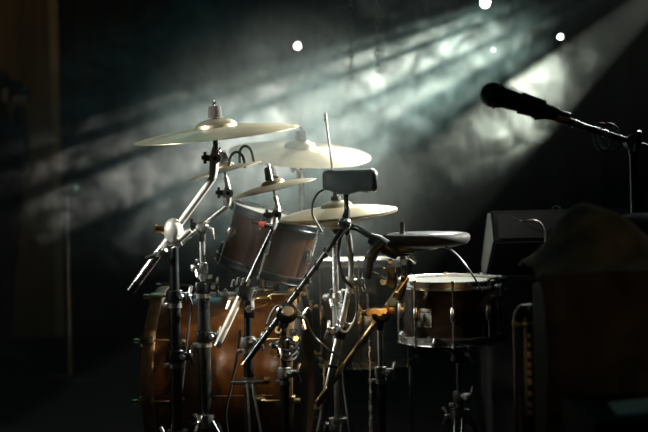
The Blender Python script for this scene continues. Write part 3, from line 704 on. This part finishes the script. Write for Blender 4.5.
b = MB(); b.lathe([(0, 0), (.14, 0), (.14, .01), (.13, .018), (.03, .03), (.018, .045), (0, .045)], M.Translation((xV, YM, 0)), 44); b.build('round_base', 'black_metal', vs)
b = MB(); b.tube([e1, e1 + bdir * .07], .017, 14); b.build('counterweight', 'black_metal', bo)

# ------------------------------------------------------------------ wedge monitor on a road case
YW = .38
x0, x1 = P(492, 240, YW).x, P(636, 240, YW).x; zb = P(490, 277, YW).z; zt = P(560, 209.5, YW).z
rc = thing('road_case', 'black road case behind the snare drum with a wedge monitor on it', 'case', ((x0 + x1) / 2, YW + .2, 0))
b = MB(); b.box((x1 - x0 + .06, .46, zb - .03), M.Translation(((x0 + x1) / 2 + .02, YW + .22, zb / 2 + .013)), .008); b.build('case_body', 'casefoil', rc)
for z in (.07, zb - .02):
    b = MB(); b.box((x1 - x0 + .066, .466, .022), M.Translation(((x0 + x1) / 2 + .02, YW + .22, z)), .003); b.build('edge_strip', 'black_metal', rc)
b = MB(); b.box((.12, .012, .06), M.Translation(((x0 + x1) / 2, YW - .016, zb * .55)), .006); b.build('handle', 'dark_tube', rc)
for sx_ in (-1, 1):
    for sy_ in (-1, 1):
        b = MB(); b.lathe([(0, -.014), (.02, -.014), (.02, .014), (0, .014)], zmat(((x0 + x1) / 2 + .02 + sx_ * .19, YW + .22 + sy_ * .17, .02), (1, 0, 0)), 18); b.build('caster', 'rubber', rc)
wd = thing('wedge_monitor', 'black wedge monitor speaker lying on the road case beside the snare drum', 'speaker', ((x0 + x1) / 2, YW + .15, zb))
prof = [(.20, 0), (-.02, .11), (.03, zt - zb), (.11, zt - zb), (.34, .03), (.34, 0)]
b = MB(); b.prism(prof, x1 - x0, M(((0, 0, 1, x0), (1, 0, 0, YW - .03), (0, 1, 0, zb), (0, 0, 0, 1))), .006); b.build('cabinet', 'casefoil', wd)
b = MB(); b.prism([(-.016, .12), (.026, zt - zb - .012), (.021, zt - zb - .010), (-.021, .122)], x1 - x0 - .03, M(((0, 0, 1, x0 + .015), (1, 0, 0, YW - .034), (0, 1, 0, zb), (0, 0, 0, 1))), .001); b.build('grille', 'casefoil', wd)
b = MB(); b.prism([(x * .94 + .012, z * .94 + .006) for x, z in prof], .004, M(((0, 0, -1, x0 + .001), (1, 0, 0, YW - .03), (0, 1, 0, zb), (0, 0, 0, 1))), .0012); b.build('lit_side_panel', 'grey_plastic', wd)  # light falling on this side is put into a paler panel colour
for px in (556, 578):
    q = P(px, 213, YW + .06); q.z = zt
    b = MB(); b.curve([q + V((-.012, 0, -.004)), q + V((-.011, 0, .006)), q + V((0, 0, .011)), q + V((.011, 0, .006)), q + V((.012, 0, -.004))], .003, 8); b.build('handle', 'dark_tube', wd)
cb = tag(MB().curve([P(512, 218, YW - .05), P(522, 221, YW - .09), P(533, 220, YW - .08), P(541, 224, YW - .06), P(545, 236, YW - .06), P(547, 262, YW - .08), P(549, 320, YW - .08), V((P(549, 400, YW).x, YW - .09, .12)), V((P(553, 400, YW).x, YW - .16, .006))], .0035, 8).build('signal_cable', 'vinyl'), 'thin dark cable hanging over the front of the wedge monitor', 'cable')
b = MB()

# ------------------------------------------------------------------ foreground: lettered column, draped case, stool, low case with paper
YQ = -.95; pm = mm(YQ); q = P(529, 310, YQ)
cl = thing('speaker_column', 'slim black column with a row of gold marks down its side', 'speaker', (q.x, YQ, 0))
b = MB(); b.lathe([(0, 0), (.09, 0), (.09, .012), (.04, .02), (.0375, .03), (.0375, q.z - .02), (.034, q.z - .004), (.022, q.z + .012), (0, q.z + .016)], M.Translation((q.x, YQ, 0)), 36); b.build('body', 'black_metal', cl)
b = MB(); b.lathe([(.0375, q.z - .036), (.0385, q.z - .034), (.0385, q.z - .026), (.0375, q.z - .024)], M.Translation((q.x, YQ, 0)), 36, True); b.build('collar', 'brass', cl)
b = MB(); an = R_(-100); 
for k, (py, h, w) in enumerate(((336, 4, 3), (345, 4, 3.4), (355, 6, 4), (365, 5, 4), (373, 5, 4), (382, 6, 4.4), (394, 5, 4), (405, 5, 4), (413, 5, 4))):
    o = V((math.cos(an), math.sin(an), 0)); b.box((w * pm, h * pm, .0012), zmat(V((q.x, YQ, P(526, py, YQ - .037).z)) + o * .0378, o, V((1, 0, 0))), .0004)
b.build('gold_print', 'gold', cl)

YO = -1.45
x0, x1 = P(556, 230, YO).x, P(700, 230, YO).x; zt = P(560, 290, YO).z
cs = thing('equipment_case', 'tall black equipment case under the brown cloth', 'case', ((x0 + x1) / 2, YO + .15, 0))
b = MB(); b.box((x1 - x0, .34, zt), M.Translation(((x0 + x1) / 2, YO + .17, zt / 2)), .01); b.build('case_body', 'casefoil', cs)
b = MB(); b.box((.1, .012, .03), M.Translation(((x0 + x1) / 2, YO - .004, zt * .6)), .005); b.build('handle', 'dark_tube', cs)
b = MB(); nx, ny = 46, 40; g = []
from mathutils import noise as mn
for j in range(ny + 1):
    row = []; s = j / ny * .80
    for i in range(nx + 1):
        x = x0 - .03 + (x1 - x0 + .06) * i / nx
        top = .36
        if s < top: y, z = YO + .36 - s, zt + .012
        else: y, z = YO - .014, zt + .012 - (s - top)
        f1 = mn.noise(V((x * 5, s * 4, 1.7))); f2 = mn.noise(V((x * 11 + s * 5, s * 3, 5.1)))
        bulge = .026 * f1 + .012 * f2 + .022
        mound = .13 * math.exp(-((i / nx - .45) / .33) ** 2 - ((s - .17) / .11) ** 2) * (1 + .5 * mn.noise(V((x * 9, s * 8, 2.2))))
        edge = max(0, 1 - abs(s - top) / .06)
        if s < top: z += bulge * (1 - .35 * edge) + mound
        else: y -= bulge; z += .02 * edge + .012 * f1
        row.append(b.bm.verts.new((x + .012 * f2, y, z)))
    g.append(row)
for j in range(ny):
    for i in range(nx): b.bm.faces.new((g[j][i], g[j][i + 1], g[j + 1][i + 1], g[j + 1][i]))
cl = b.build('cloth', 'cloth'); md = cl.modifiers.new('thick', 'SOLIDIFY'); md.thickness = .006; md.offset = 1
tag(cl, 'crumpled dark brown cloth draped over the tall black case', 'cloth')

YT = -.95; q = P(668, 214, YT)
sl = thing('stool', 'black padded round stool with a shiny top edge at the right edge', 'stool', (q.x, YT, 0))
b = MB(); b.lathe([(0, -.01), (.08, -.012), (.13, -.022), (.155, -.04), (.158, -.06), (.15, -.075), (0, -.078)], M.Translation((q.x, YT, q.z + .015)), 56); b.build('seat', 'vinyl', sl)
b = MB(); b.tube([(q.x, YT, q.z - .06), (q.x, YT, .25)], .018, 16); b.build('column', 'dark_tube', sl)
for k in range(4):
    a = R_(45 + 90 * k); b = MB(); b.tube([(q.x + math.cos(a) * .02, YT + math.sin(a) * .02, .28), (q.x + math.cos(a) * .14, YT + math.sin(a) * .14, .012)], .011, 12); lg = b.build('leg', 'black_metal', sl)
    b = MB(); b.lathe([(0, -.012), (.017, -.012), (.013, .014), (0, .016)], M.Translation((q.x + math.cos(a) * .14, YT + math.sin(a) * .14, .012)), 12); b.build('rubber_foot', 'rubber', lg)

YL = -1.86; zl = P(630, 406, YL + .14).z - .004
x0 = P(594, 406, YL).x; x1 = x0 + .42
lc = thing('low_case', 'low black case in front with a pale sheet of paper on its lid', 'case', ((x0 + x1) / 2, YL + .16, 0))
b = MB(); b.box((x1 - x0, .34, zl - .08), M.Translation(((x0 + x1) / 2, YL + .17, (zl - .08) / 2)), .006); b.build('case_body', 'casefoil', lc)
b = MB(); b.box((x1 - x0, .34, .076), M.Translation(((x0 + x1) / 2, YL + .17, zl - .038)), .008); ld = b.build('lid', 'casefoil', lc)
b = MB(); b.box((.05, .01, .035), M.Translation(((x0 + x1) / 2, YL - .003, zl - .08)), .003); b.build('latch', 'steel', ld)
pc_ = [P(608, 402.5, YL), P(652, 397, YL), P(656, 411, YL), P(616.5, 414.5, YL)]
def onplane(px, py, z):
    a = P(px, py, 0) - CAM; return CAM + a * ((z - CAM.z) / a.z)
b = MB(); top = [onplane(px, py, zl + .003) for px, py in ((608, 402.5), (660, 396.5), (664, 411), (617, 414.5))]
vs_ = [b.bm.verts.new(p) for p in top]; ws_ = [b.bm.verts.new(p - V((0, 0, .0022))) for p in top]
b.bm.faces.new(vs_); b.bm.faces.new(ws_[::-1])
for k in range(4): b.bm.faces.new((vs_[k], ws_[k], ws_[(k + 1) % 4], vs_[(k + 1) % 4]))
tag(b.build('paper_sheet', 'paper', smooth=False), 'pale sheet of paper lying on the low black case', 'paper')

# ------------------------------------------------------------------ cables on the bass drum
tag(MB().curve([P(194, 286, .02), P(191, 305, .02), P(187, 340, .0), P(183, 376, .0), P(180, 412, .0), P(186, 450, .0), V((-.36, -.02, .1)), V((-.33, -.06, .006))], .0035, 8).build('power_cable', 'rubber'), 'black cable hanging between the crash stand and the splash stand', 'cable')
tag(MB().curve([P(240, 330, .02), P(238, 350, .03), P(234, 372, .03), P(231, 388, .03), P(226, 420, .03), V((-.27, .03, .1)), V((-.24, -.02, .006))], .0035, 8).build('power_cable', 'rubber'), 'black cable hanging in front of the copper shell beside the wire braces', 'cable')
tag(MB().curve([P(296, 309, -.19), P(305, 318, -.18), P(314, 336, -.16), P(328, 349, -.15), P(341, 361, -.14), P(344, 390, -.14), V((.06, -.2, .2)), V((.08, -.26, .006))], .003, 8).build('signal_cable', 'steel'), 'thin pale cable sagging from the slanted boom clamp towards the leaning stand', 'cable')

# ------------------------------------------------------------------ background: photographer, mic stand, chains, lamps
YP = 4.3; k = mm(YP)
px0 = P(0, 94, YP).x; eye = P(-8, 94, YP).z
pr = thing('person', 'standing person in dark clothes at the left edge raising a camera with a long lens', 'person', (px0, YP, 0))
sk = bpy.data.meshes.new('body'); so = bpy.data.objects.new('body', sk); C.objects.link(so); so.parent = pr
hs = eye + .11
J = dict(pelvis=(0, 0, .53 * hs), waist=(0, 0, .61 * hs), chest=(.01, 0, .73 * hs), neck0=(.01, 0, .81 * hs), neck=(-.01, 0, .855 * hs), head0=(-.03, 0, .90 * hs), head=(-.035, 0, .945 * hs), crown=(-.04, 0, .985 * hs),
    lsh=(.10, -.15, .795 * hs), rsh=(-.10, .15, .795 * hs), lel=(.17, -.20, .66 * hs), rel=(.02, .25, .66 * hs), lwr=(.14, -.10, .84 * hs), rwr=(.08, .12, .87 * hs), lha=(.13, -.06, .885 * hs), rha=(.09, .08, .92 * hs),
    lhp=(0, -.1, .50 * hs), rhp=(0, .1, .50 * hs), lkn=(.03, -.11, .275 * hs), rkn=(-.02, .12, .275 * hs), lan=(.02, -.12, .05), ran=(-.06, .13, .05), lto=(.17, -.14, .03), rto=(.09, .16, .03))
RR = dict(pelvis=.135, waist=.125, chest=.15, neck0=.085, neck=.058, head0=.085, head=.1, crown=.06, lsh=.07, rsh=.07, lel=.046, rel=.046, lwr=.032, rwr=.032, lha=.034, rha=.034, lhp=.1, rhp=.1, lkn=.062, rkn=.062, lan=.045, ran=.045, lto=.035, rto=.035)
E = 'pelvis-waist waist-chest chest-neck0 neck0-neck neck-head0 head0-head head-crown chest-lsh chest-rsh lsh-lel rsh-rel lel-lwr rel-rwr lwr-lha rwr-rha pelvis-lhp pelvis-rhp lhp-lkn rhp-rkn lkn-lan rkn-ran lan-lto ran-rto'.split()
ks = list(J); sk.from_pydata([J[q] for q in ks], [tuple(ks.index(w) for w in e.split('-')) for e in E], [])
md = so.modifiers.new('skin', 'SKIN'); ly = sk.skin_vertices[0].data
for i, q in enumerate(ks): ly[i].radius = (RR[q], RR[q]); ly[i].use_root = q == 'pelvis'
ly[ks.index('chest')].radius = (.21, .16); ly[ks.index('pelvis')].radius = (.15, .11)
md = so.modifiers.new('sub', 'SUBSURF'); md.levels = md.render_levels = 2
sk.materials.append(MT['jacket'])
WM[so.name] = WM[pr.name].copy()
def pl(v): return V((px0, YP, 0)) + V(v)
b = MB(); b.ball(.108, M.Translation(pl((-.04, 0, .965 * hs))) @ M.Diagonal((1.02, .92, .95, 1))); b.build('hair', 'hair', pr)
b = MB(); b.tube([pl((.025, 0, .93 * hs)), pl((.068, 0, .925 * hs))], [.075, .05], 16); b.build('face', 'skin', pr)
for s_, w in ((-1, 'lha'), (1, 'rha')):                       # fingers closed around the lens and the body
    c = V(J[w])
    for f in range(4):
        x = c.x - .03 + .021 * f
        b = MB(); b.curve([pl((x, c.y + s_ * .01, c.z - .01)), pl((x, c.y + s_ * .03, c.z + .025)), pl((x, c.y + s_ * .015, c.z + .055 + .004 * (f in (1, 2)))), pl((x, c.y - s_ * .02, c.z + .06))], .0085, 8); b.build('finger', 'skin', pr)
    b = MB(); b.curve([pl((c.x - .04, c.y, c.z - .005)), pl((c.x - .06, c.y - s_ * .03, c.z + .02)), pl((c.x - .05, c.y - s_ * .05, c.z + .045))], .01, 8); b.build('thumb', 'skin', pr)
cm = thing('photo_camera', 'dark camera with a long lens held up by the standing person', 'camera', pl((.17, 0, eye)))
plc = pl
def pl(v): return plc((v[0] - .09, v[1], v[2]))
b = MB(); b.box((.075, .15, .1), M.Translation(pl((.19, 0, eye))), .012); b.box((.06, .06, .04), M.Translation(pl((.185, 0, eye + .055))), .01); b.build('camera_body', 'black_plastic', cm)
Lx = P(29, 94, YP).x - px0
b = MB(); b.tube([pl((.22, 0, eye)), pl((Lx + .03, 0, eye)), pl((Lx + .035, 0, eye)), pl((Lx + .085, 0, eye)), pl((Lx + .09, 0, eye))], [.034, .036, .041, .041, .038], 24); b.build('lens', 'black_plastic', cm)
b = MB(); b.tube([pl((.235, 0, eye)), pl((.25, 0, eye))], .038, 24); b.build('focus_ring', 'rubber', cm)

yb = 3.3; q = P(67, 200, yb)
bs = thing('microphone_stand', 'thin distant stand with a tiny green light at the left', 'microphone stand', (q.x, yb, 0))
b = MB(); b.tube([(q.x, yb, .02), (q.x, yb, P(67, 196, yb).z)], .011, 12); b.build('pole', 'steel', bs)
b = MB(); b.tube([P(57, 197, yb), P(70, 195, yb), P(76, 190, yb)], .009, 12); b.build('boom_arm', 'steel', bs)
b = MB(); b.lathe([(0, 0), (.14, 0), (.13, .018), (.02, .03), (0, .03)], M.Translation((q.x, yb, 0)), 32); b.build('round_base', 'black_metal', bs)
b = MB(); b.ball(.012, M.Translation(P(76.5, 187.5, yb))); b.build('indicator_light', 'greenled', bs)

def chain(px, yend, y, label):
    q = P(px, 20, y); ze = P(px, yend, y).z; z = 4.2; i = 0; b = MB()
    while z > ze:
        lp = [V((q.x + (math.cos(a) * .009 if i % 2 else 0), y + (0 if i % 2 else math.cos(a) * .009), z - .019 + math.sin(a) * .019)) for a in [2 * math.pi * k / 10 for k in range(11)]]
        b.tube(lp, .0036, 6, False); z -= .031; i += 1
    tag(b.build('hanging_chain', 'steel'), label, 'chain', None)
chain(350.5, 78, 1.75, 'steel chain hanging from the ceiling, the left of the two in the smoke')
chain(377, 70, 1.75, 'steel chain hanging from the ceiling, the right of the two in the smoke')

def lamp(px, py, rx, ry, m, label):
    y = YB - .26; q = P(px, py, y); k = mm(y)
    t = thing('spotlight', label, 'lamp', q)
    b = MB(); mxl = zmat(q, (0, -1, -.06), (1, 0, 0)) @ M.Diagonal((1, 1, 1, 1))
    b.lathe([(rx * k * 1.25, .03), (rx * k * 1.25, -.02), (rx * k * .8, -.07), (0, -.08)], mxl, 24); b.build('housing', 'black_metal', t)
    b = MB(); b.lathe([(0, .012), (rx * k * .6, .01), (rx * k, .002), (rx * k * 1.02, -.004), (0, -.01)], mxl, 24); b.build('lens', m, t)
    b = MB(); b.tube([q + V((0, .06, 0)), q + V((0, .25, .0))], .012, 10); b.build('bracket', 'black_metal', t)
lamp(297.5, 46, 1.9, 5, 'lampglass', 'small round white lamp glowing above the ride cymbal')
lamp(485, 3, 3.2, 6, 'lampglass', 'bright white lamp at the top edge above the vocal microphone')
lamp(560, 37, 1.2, 5, 'lampglass', 'small white lamp high above the vocal microphone stand')
lamp(493, 50, .8, 4, 'lampdim', 'faint pale lamp in the smoke above the vocal microphone head')

# ------------------------------------------------------------------ smoke
SRC = (730, -70)
bc = P(292, 128, 2.35); rad = V((1.62, .95, .86))
b = MB(); bmesh.ops.create_icosphere(b.bm, subdivisions=4, radius=1, matrix=M.Translation(bc) @ M.Rotation(R_(-9), 4, 'Y') @ M.Diagonal((*rad, 1)))
for v in b.bm.verts:
    d = (v.co - bc); v.co = bc + d * (1 + .06 * mn.noise(d * 2.3))
m = bpy.data.materials.new('smoke'); m.use_nodes = True; nt = m.node_tree; nt.nodes.remove(nt.nodes['Principled BSDF'])
def nd(t, **kw):
    n = nt.nodes.new(t)
    for a, v in kw.items(): setattr(n, a, v)
    return n
def mth(op, a, c, clamp=False):
    n = nd('ShaderNodeMath', operation=op, use_clamp=clamp)
    for i, v in enumerate((a, c)):
        if v is None: continue
        if isinstance(v, (int, float)): n.inputs[i].default_value = v
        else: nt.links.new(v, n.inputs[i])
    return n.outputs[0]
def mapr(v, a, c, d=0., e=1., smooth=True):
    n = nd('ShaderNodeMapRange', interpolation_type='SMOOTHSTEP' if smooth else 'LINEAR', clamp=True)
    nt.links.new(v, n.inputs['Value'])
    for k, x in zip(('From Min', 'From Max', 'To Min', 'To Max'), (a, c, d, e)): n.inputs[k].default_value = x
    return n.outputs['Result']
tc_ = nd('ShaderNodeTexCoord')
mp = nd('ShaderNodeMapping', vector_type='TEXTURE'); mp.inputs['Rotation'].default_value = (0, R_(-9), 0); mp.inputs['Scale'].default_value = rad
nt.links.new(tc_.outputs['Object'], mp.inputs['Vector'])
ln = nd('ShaderNodeVectorMath', operation='LENGTH'); nt.links.new(mp.outputs['Vector'], ln.inputs[0])
fall = mapr(ln.outputs['Value'], .4, .97, 1, 0)
def nz(scale, detail, dist, off=(0, 0, 0), rough=.55):
    q = nd('ShaderNodeMapping'); q.inputs['Location'].default_value = off; nt.links.new(tc_.outputs['Object'], q.inputs['Vector'])
    n = nd('ShaderNodeTexNoise'); n.inputs['Scale'].default_value = scale; n.inputs['Detail'].default_value = detail; n.inputs['Distortion'].default_value = dist; n.inputs['Roughness'].default_value = rough
    nt.links.new(q.outputs['Vector'], n.inputs['Vector']); return n.outputs['Fac']
big = mapr(nz(1.7, 4, .5, (3.1, .4, 1.2)), .45, .60); fine = mapr(nz(6.0, 7, 1.3, (1.7, 2.2, .3), .6), .45, .6)
dn_ = mth('ADD', .05, mth('MULTIPLY', mth('ADD', mth('MULTIPLY', big, 1.1), .2), mth('ADD', .08, mth('MULTIPLY', fine, 1.8))))
# thicker puff around the kit
vd = nd('ShaderNodeVectorMath', operation='DISTANCE'); nt.links.new(tc_.outputs['Object'], vd.inputs[0]); vd.inputs[1].default_value = P(275, 165, 1.9) - bc
puff = mapr(vd.outputs['Value'], .15, .85, 1, 0)
vd2 = nd('ShaderNodeVectorMath', operation='DISTANCE'); nt.links.new(tc_.outputs['Object'], vd2.inputs[0]); vd2.inputs[1].default_value = P(480, 140, 2.2) - bc
puff2 = mth('MULTIPLY', mapr(vd2.outputs['Value'], .1, .55, 1, 0), mth('ADD', .12, fine))
dn_ = mth('ADD', dn_, mth('MULTIPLY', puff2, .8))
vd3 = nd('ShaderNodeVectorMath', operation='DISTANCE'); nt.links.new(tc_.outputs['Object'], vd3.inputs[0]); vd3.inputs[1].default_value = P(*SRC, 2.4) - bc
fall = mth('MULTIPLY', fall, mapr(vd3.outputs['Value'], .95, 1.75, .1, 1))
dens = mth('MULTIPLY', fall, mth('ADD', dn_, mth('MULTIPLY', puff, mth('ADD', .2, mth('MULTIPLY', fine, .6)))))
SMOKE_D = 1.0
dens = mth('MULTIPLY', dens, SMOKE_D)
vsn = nd('ShaderNodeVolumeScatter'); vsn.inputs['Color'].default_value = (.80, .90, .86, 1); vsn.inputs['Anisotropy'].default_value = .2
nt.links.new(dens, vsn.inputs['Density']); nt.links.new(vsn.outputs[0], nt.nodes['Material Output'].inputs['Volume'])
m.cycles.volume_step_rate = .4; m.cycles.volume_sampling = 'MULTIPLE_IMPORTANCE'
MT['smoke'] = m
o = b.build('stage_smoke', 'smoke', origin=M.Translation(bc)); tag(o, 'drifting bank of pale stage smoke lit by beams behind the drum kit', 'smoke', None, 'stuff')

# ------------------------------------------------------------------ world: thin haze in the air
w = bpy.data.worlds.new('world'); S.world = w; w.use_nodes = True; nt = w.node_tree
nt.nodes['Background'].inputs['Color'].default_value = (.01, .02, .022, 1); nt.nodes['Background'].inputs['Strength'].default_value = .2
vs2 = nt.nodes.new('ShaderNodeVolumeScatter'); vs2.inputs['Color'].default_value = (.8, .9, .87, 1); vs2.inputs['Anisotropy'].default_value = .1
geo = nt.nodes.new('ShaderNodeNewGeometry')
vdw = nd('ShaderNodeVectorMath', operation='DISTANCE'); nt.links.new(geo.outputs['Position'], vdw.inputs[0]); vdw.inputs[1].default_value = P(285, 160, .5)
nw = nd('ShaderNodeTexNoise'); nw.inputs['Scale'].default_value = 5; nw.inputs['Detail'].default_value = 4; nw.inputs['Distortion'].default_value = .6; nt.links.new(geo.outputs['Position'], nw.inputs['Vector'])
dw = mth('ADD', .0013, mth('MULTIPLY', mth('MULTIPLY', mapr(vdw.outputs['Value'], .08, .58, 1, 0), mapr(nw.outputs['Fac'], .4, .65, .3, 1)), .6))
nt.links.new(dw, vs2.inputs['Density'])
nt.links.new(vs2.outputs[0], nt.nodes['World Output'].inputs['Volume'])
w.cycles.volume_step_size = .3

GR = dict(boom_stand='boom stands around the drum kit', microphone_stand='microphone stands', hanging_chain='chains hanging in the smoke', spotlight='small white lamps on the back wall',
          power_cable='loose cables around the stands', signal_cable='loose cables around the stands', microphone_cable='loose cables around the stands',
          crash_cymbal='cymbals of the kit', splash_cymbal='cymbals of the kit', thin_crash_cymbal='cymbals of the kit', ride_cymbal='cymbals of the kit')
for o in C.objects:
    k_ = o.name.split('.')[0]
    if o.parent is None and k_ in GR and o.get('category'): o['group'] = GR[k_]

# ------------------------------------------------------------------ lights
def spot(name, loc, aim, half, watts, col, blend=.25, r=.03):
    l = bpy.data.lights.new(name, 'SPOT'); l.energy = watts; l.color = col; l.spot_size = R_(half * 2); l.spot_blend = blend; l.shadow_soft_size = r
    o = bpy.data.objects.new(name, l); C.objects.link(o); o.location = loc
    o.rotation_euler = (V(aim) - V(loc)).to_track_quat('-Z', 'Y').to_euler(); return o
def beam(deg, half, watts, y0=2.75, y1=2.1, col=(1, 1, .88), blend=.25):
    a = R_(deg); p0 = P(*SRC, y0); p1 = P(SRC[0] - 600 * math.cos(a), SRC[1] + 600 * math.sin(a), y1)
    spot('beam_lamp', p0, p1, half, watts, col, blend, .01)
beam(16.9, .6, 1500, y1=2.3)
beam(19.3, .95, 5200, y1=2.2)
beam(22.9, 1.8, 6200, y1=2.1)
beam(27.5, 2.0, 3300, y1=1.9, blend=.6)
beam(32.0, 1.4, 800, y1=1.6, blend=.8)
beam(41.6, 5.0, 11800, y1=.95, col=(1, 1, .86), blend=.25)
beam(25.5, 9, 1000, y1=1.75, col=(.68, .96, .89), blend=.9)
KEY = V((2.9, .95, 2.2))
spot('key_lamp', KEY, (-.1, .05, 1.0), 12.5, 2100, (1, .98, .87), .7, .05)
spot('rim_fill', V((1.1, 3.6, 3.2)), (-.12, .2, .98), 10, 500, (.95, 1, .92), .7, .06)  # added unseen back spot that edges the cymbals with light
spot('accent_fill', V((-3.1, -1.65, 2.6)), (-.40, -.22, .99), 6.2, 600, (1, .97, .86), .5, .2)  # added unseen spot, placed so the slanted booms shine
spot('warm_spot', V((1.6, -2.2, 1.5)), P(238, 338, .12), 3.4, 200, (1, .6, .24), .9, .05)
spot('warm_spot', V((.42, -3.4, 1.2)), (.27, -.05, .64), 3.6, 45, (1, .55, .2), .9, .04)  # extra unseen spot added for orange streaks on the snare
spot('accent_fill', V((-1.7, -2.7, 1.35)), P(342, 184, -.16), 2.6, 42, (.85, 1, .95), .8, .06)  # added fill for the near face of the boxy microphone
spot('accent_fill', V((1.7, 1.0, 2.8)), P(606, 134, YM), 3.2, 60, (.95, 1, .93), .6, .06)  # added to draw a bright line along the vocal boom
spot('warm_spot', V((1.7, -3.4, 1.9)), P(580, 285, -1.25), 10, 4, (1, .72, .4), .9, .08)  # added warm fill so the brown cloth shows
spot('accent_fill', V((1.9, 1.5, 2.5)), P(640, 214, -.95), 3.6, 40, (.85, 1, .95), .8, .06)  # added to give the stool seat its rim highlight
spot('warm_spot', V((-1.2, -3.0, 1.1)), P(528, 368, -.98), 2.3, 7, (1, .74, .4), .8, .05)  # added so the gold marks on the column stand out
spot('low_fill', V((-3.4, .9, .95)), (.0, -.08, .6), 4.5, 60, (.9, 1, .95), .8, .05)  # added low fill that brightens the leaning chrome stand
def area(name, loc, aim, size, watts, col):
    l = bpy.data.lights.new(name, 'AREA'); l.energy = watts; l.color = col; l.size = size; l.shape = 'DISK'
    o = bpy.data.objects.new(name, l); C.objects.link(o); o.location = loc
    o.rotation_euler = (V(aim) - V(loc)).to_track_quat('-Z', 'Y').to_euler(); return o
area('teal_fill', (-1.2, 3.8, 4.0), (0, 2.2, 1), 1.2, 4.5, (.2, .8, .9))  # added fill that tints the dim smoke teal
area('ambient_fill', (.2, -2.2, 4.0), (.2, -.4, .5), .8, 2.2, (.5, .9, .85))  # added dim overhead fill in place of ambient light
spot('curtain_fill', V((-2.6, 3.6, 3.6)), P(20, 60, YB), 30, 16, (1, .7, .35), 1, .1)  # added warm fill that lifts the brown curtain

S.view_settings.view_transform = 'Standard'; S.view_settings.look = 'None'; S.view_settings.gamma = 1; S.view_settings.exposure = .12
S.cycles.use_denoising = True; S.cycles.volume_bounces = 0; S.cycles.max_bounces = 6
